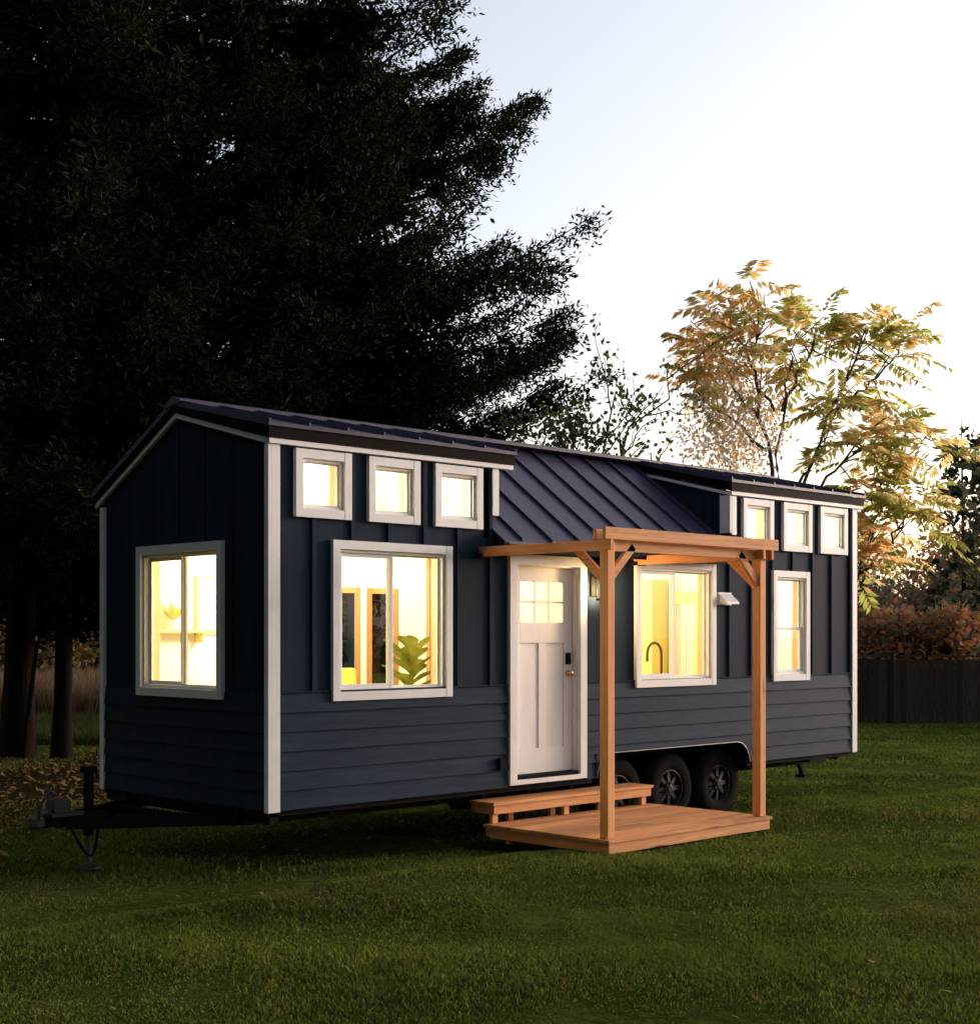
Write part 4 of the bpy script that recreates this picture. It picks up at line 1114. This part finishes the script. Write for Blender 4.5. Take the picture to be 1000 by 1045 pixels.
rust=[.6,.2,.1,.1]; brown=[.15,.6,.2,.05]; green=[.05,.25,.65,.05]; yel=[.1,.2,.4,.3]
SH = [('rusty_shrub',885,37,1.7,2.7,'rust-red shrub just right of the house corner, over the fence',rust),('rusty_shrub',918,38,1.6,2.6,'rust-red shrub, second from the house corner',rust),
      ('rusty_shrub',955,37,1.7,2.9,'rust-red shrub above the middle of the fence',rust),('rusty_shrub',992,38,1.7,2.8,'rust-red shrub at the right edge of the photo',rust),
      ('brown_shrub',895,45,2.8,4.0,'tall brownish bush behind the rust-red shrubs near the house corner',brown),('brown_shrub',945,46,2.8,4.2,'tall brownish bush in the middle behind the rust-red shrubs',brown),('brown_shrub',990,45,2.8,4.4,'tall brownish bush at the right edge behind the rust-red shrubs',brown),
      ('green_shrub',870,50,3,4.6,'dark green bush half hidden by the house corner',green),('green_shrub',925,52,3,4.3,'dark green bush deep behind the brownish bushes',green),('rusty_shrub',975,50,3,6.2,'tall reddish bush behind the thin conifer',rust),
      ('brown_shrub',1010,52,3.4,6.6,'thin reddish brown bush at the far right edge',[.3,.5,.15,.05])]
for i, (nm, px, d_, w_, h_, lb, pr_) in enumerate(SH): shrub(nm, px, d_, w_, h_, lb, pr_, 50+i, n=3600 if h_ < 5 else 2200, leaf=.2)
for i, (px, d_, H_, lb) in enumerate([(982,44,8.6,'slim dark conifer near the right edge, rising above the bushes'),(1003,41,7.0,'dark conifer cut by the right edge of the photo')]):
    conifer('slim_conifer', at(px, d_), lb, H_, interp_r([(.5,1.2),(2,1.25),(H_,.1)]), .6, 52, [NEED2, BR[2], BR[2], BR[1]], .12, 70+i, per=9, tn=8, group='slim conifers at the right edge', tuft=(.3,.06))
# long hedge-like far wood closing the horizon
def far_wood():
    rng = np.random.default_rng(90); n = 60000
    ang = rng.uniform(-1.2, 1.0, n); d = rng.uniform(75, 105, n)
    top = 4.2+1.2*np.sin(ang*23)+.9*np.sin(ang*57+1)+.6*np.sin(ang*131)
    z = rng.uniform(0, 1, n)**.8*top
    C = np.stack([CAM.x+np.sin(YAW+ang)*d, CAM.y+np.cos(YAW+ang)*d, z], -1)
    u = unit(rng.normal(0,1,C.shape))*rng.uniform(.5,1.1,(n,1)); w_ = unit(np.cross(u, rng.normal(0,1,C.shape)))*.3
    V, Q = quads_from(C,u,w_)
    tag(np_obj('far_wood', V, Q, [BR[1],BR[2],NEED2], rng.choice(3,n)), 'low dark wood along the horizon', 'wood', kind='stuff')
far_wood()

# dark fence at the right
FEN = wood('dark_fence_boards', 'z', (.026,.020,.016), (.050,.038,.030), knots=False, rough=.9)
A_ = at(800, 33.2); B_ = at(1200, 31.5)
fo = tuple(A_); fence = empty('board_fence', fo, 'long near-black wooden board fence at the right behind the lawn', 'fence')
mb = MB(); dv = (B_-A_); Lf = dv.length; du = dv.normalized(); nr = Vector((-du.y, du.x, 0)); k = int(Lf/.15); rnd = random.Random(4)
for i in range(k):
    p = A_+du*(i*.15+.075); h_ = 1.42+rnd.uniform(-.012,.012); o_ = nr*rnd.uniform(-.004,.004)
    mb.bar(p+o_+Vector((0,0,-.05)), p+o_+Vector((0,0,h_)), .143, .02, tuple(nr))
mb.build('boards', FEN, fence, fo)
mb = MB()
for z_ in (.35, 1.15): mb.bar(A_+nr*.04+Vector((0,0,z_)), B_+nr*.04+Vector((0,0,z_)), .04, .09)
mb.bar(A_+Vector((0,0,1.50)), B_+Vector((0,0,1.50)), .05, .04)
mb.build('rail', FEN, fence, fo)
for i in range(int(Lf/2.4)+1):
    mb = MB(); p = A_+du*(i*2.4)-nr*.05; mb.bar(p-Vector((0,0,.1)), p+Vector((0,0,1.53)), .09, .09, (1,0,0)); mb.build('post', FEN, fence, fo)

# left background: straw meadow, green strip, yellow bushes
M1 = leafmat('meadow_straw', (.12,.075,.04), (.20,.13,.075), .3, .6); M2 = leafmat('meadow_green', (.04,.07,.015), (.075,.115,.03), .3, .6)
def meadow(n, d0, d1, l0, l1):
    def f(_):
        d = RNG.uniform(d0, d1, n); lat = RNG.uniform(l0, l1, n)*d
        return np.stack([CAM.x+FW.x*d+RT.x*lat, CAM.y+FW.y*d+RT.y*lat], -1)
    return f
g = blades('meadow_grass', 1, meadow(26000, 34, 62, -.42, -.18), lambda d, n: RNG.uniform(.5, 1.0, n), lambda d, n: RNG.uniform(.03,.06,n), [M1], [1.0], .5)
tag(g, 'tall straw-brown meadow grass beyond the trees on the left', 'grass', kind='stuff')
g = blades('rough_grass', 1, meadow(26000, 26, 36, -.42, -.18), lambda d, n: RNG.uniform(.08, .28, n), lambda d, n: RNG.uniform(.015,.035,n), [M2, M1], [.85,.15], .6)
tag(g, 'rough green grass strip behind the left tree trunks', 'grass', kind='stuff')
for i, (px, d_, w_, h_, lb, pr_) in enumerate([(8,52,3,2.9,'yellow-green bush at the left edge of the photo',yel),(48,60,3.4,2.6,'yellowish bush seen between the two left trunks',yel),(88,54,3.2,2.7,'golden bush just left of the house corner',[.1,.1,.2,.6]),(125,62,3.5,3.0,'golden bush hidden mostly by the house gable',yel),
      (25,70,6,6.5,'dark high bush behind the left trunks',green),(75,72,6,6.8,'dark high bush behind the golden bush',green),(-20,68,6,6.5,'dark high bush at the left frame edge',green),(120,74,6,7,'dark high bush behind the house gable',green)]):
    shrub('meadow_bush', px, d_, w_, h_, lb, pr_, 120+i, n=3200, leaf=.26 if d_ < 65 else .5, group='bushes beyond the meadow on the left')

# unseen conifers added left of house and camera to shade gable end and lawn
def copy_tree(src, loc, rz_, sc, label):
    r_ = src.copy(); COL.objects.link(r_); r_.location = loc; r_.rotation_euler = (0,0,rz_); r_.scale = (sc,sc,sc); r_['label'] = label
    r_['group'] = 'unseen conifers added to shade the gable end'
    for ch in src.children:
        c_ = ch.copy(); COL.objects.link(c_); c_.parent = r_
src = [o for o in COL.objects if o.name.startswith('conifer_tree') and o.type == 'EMPTY']
spots = [(-9.5,2),(-12,-3.5),(-14,-9),(-8,8.5),(-13,6),(-15,-15),(-19,-5),(-17,1),(-20,-11),(-11,13),(-11,-19),(-12.5,-13),(-9.5,-18),(-4,15),(-5,-23)]
for i, (x, y) in enumerate(spots):
    copy_tree(src[1+(i*2) % 5], (x,y,0), i*1.3, 1.0, 'unseen dark conifer added outside the frame to shade the gable end')
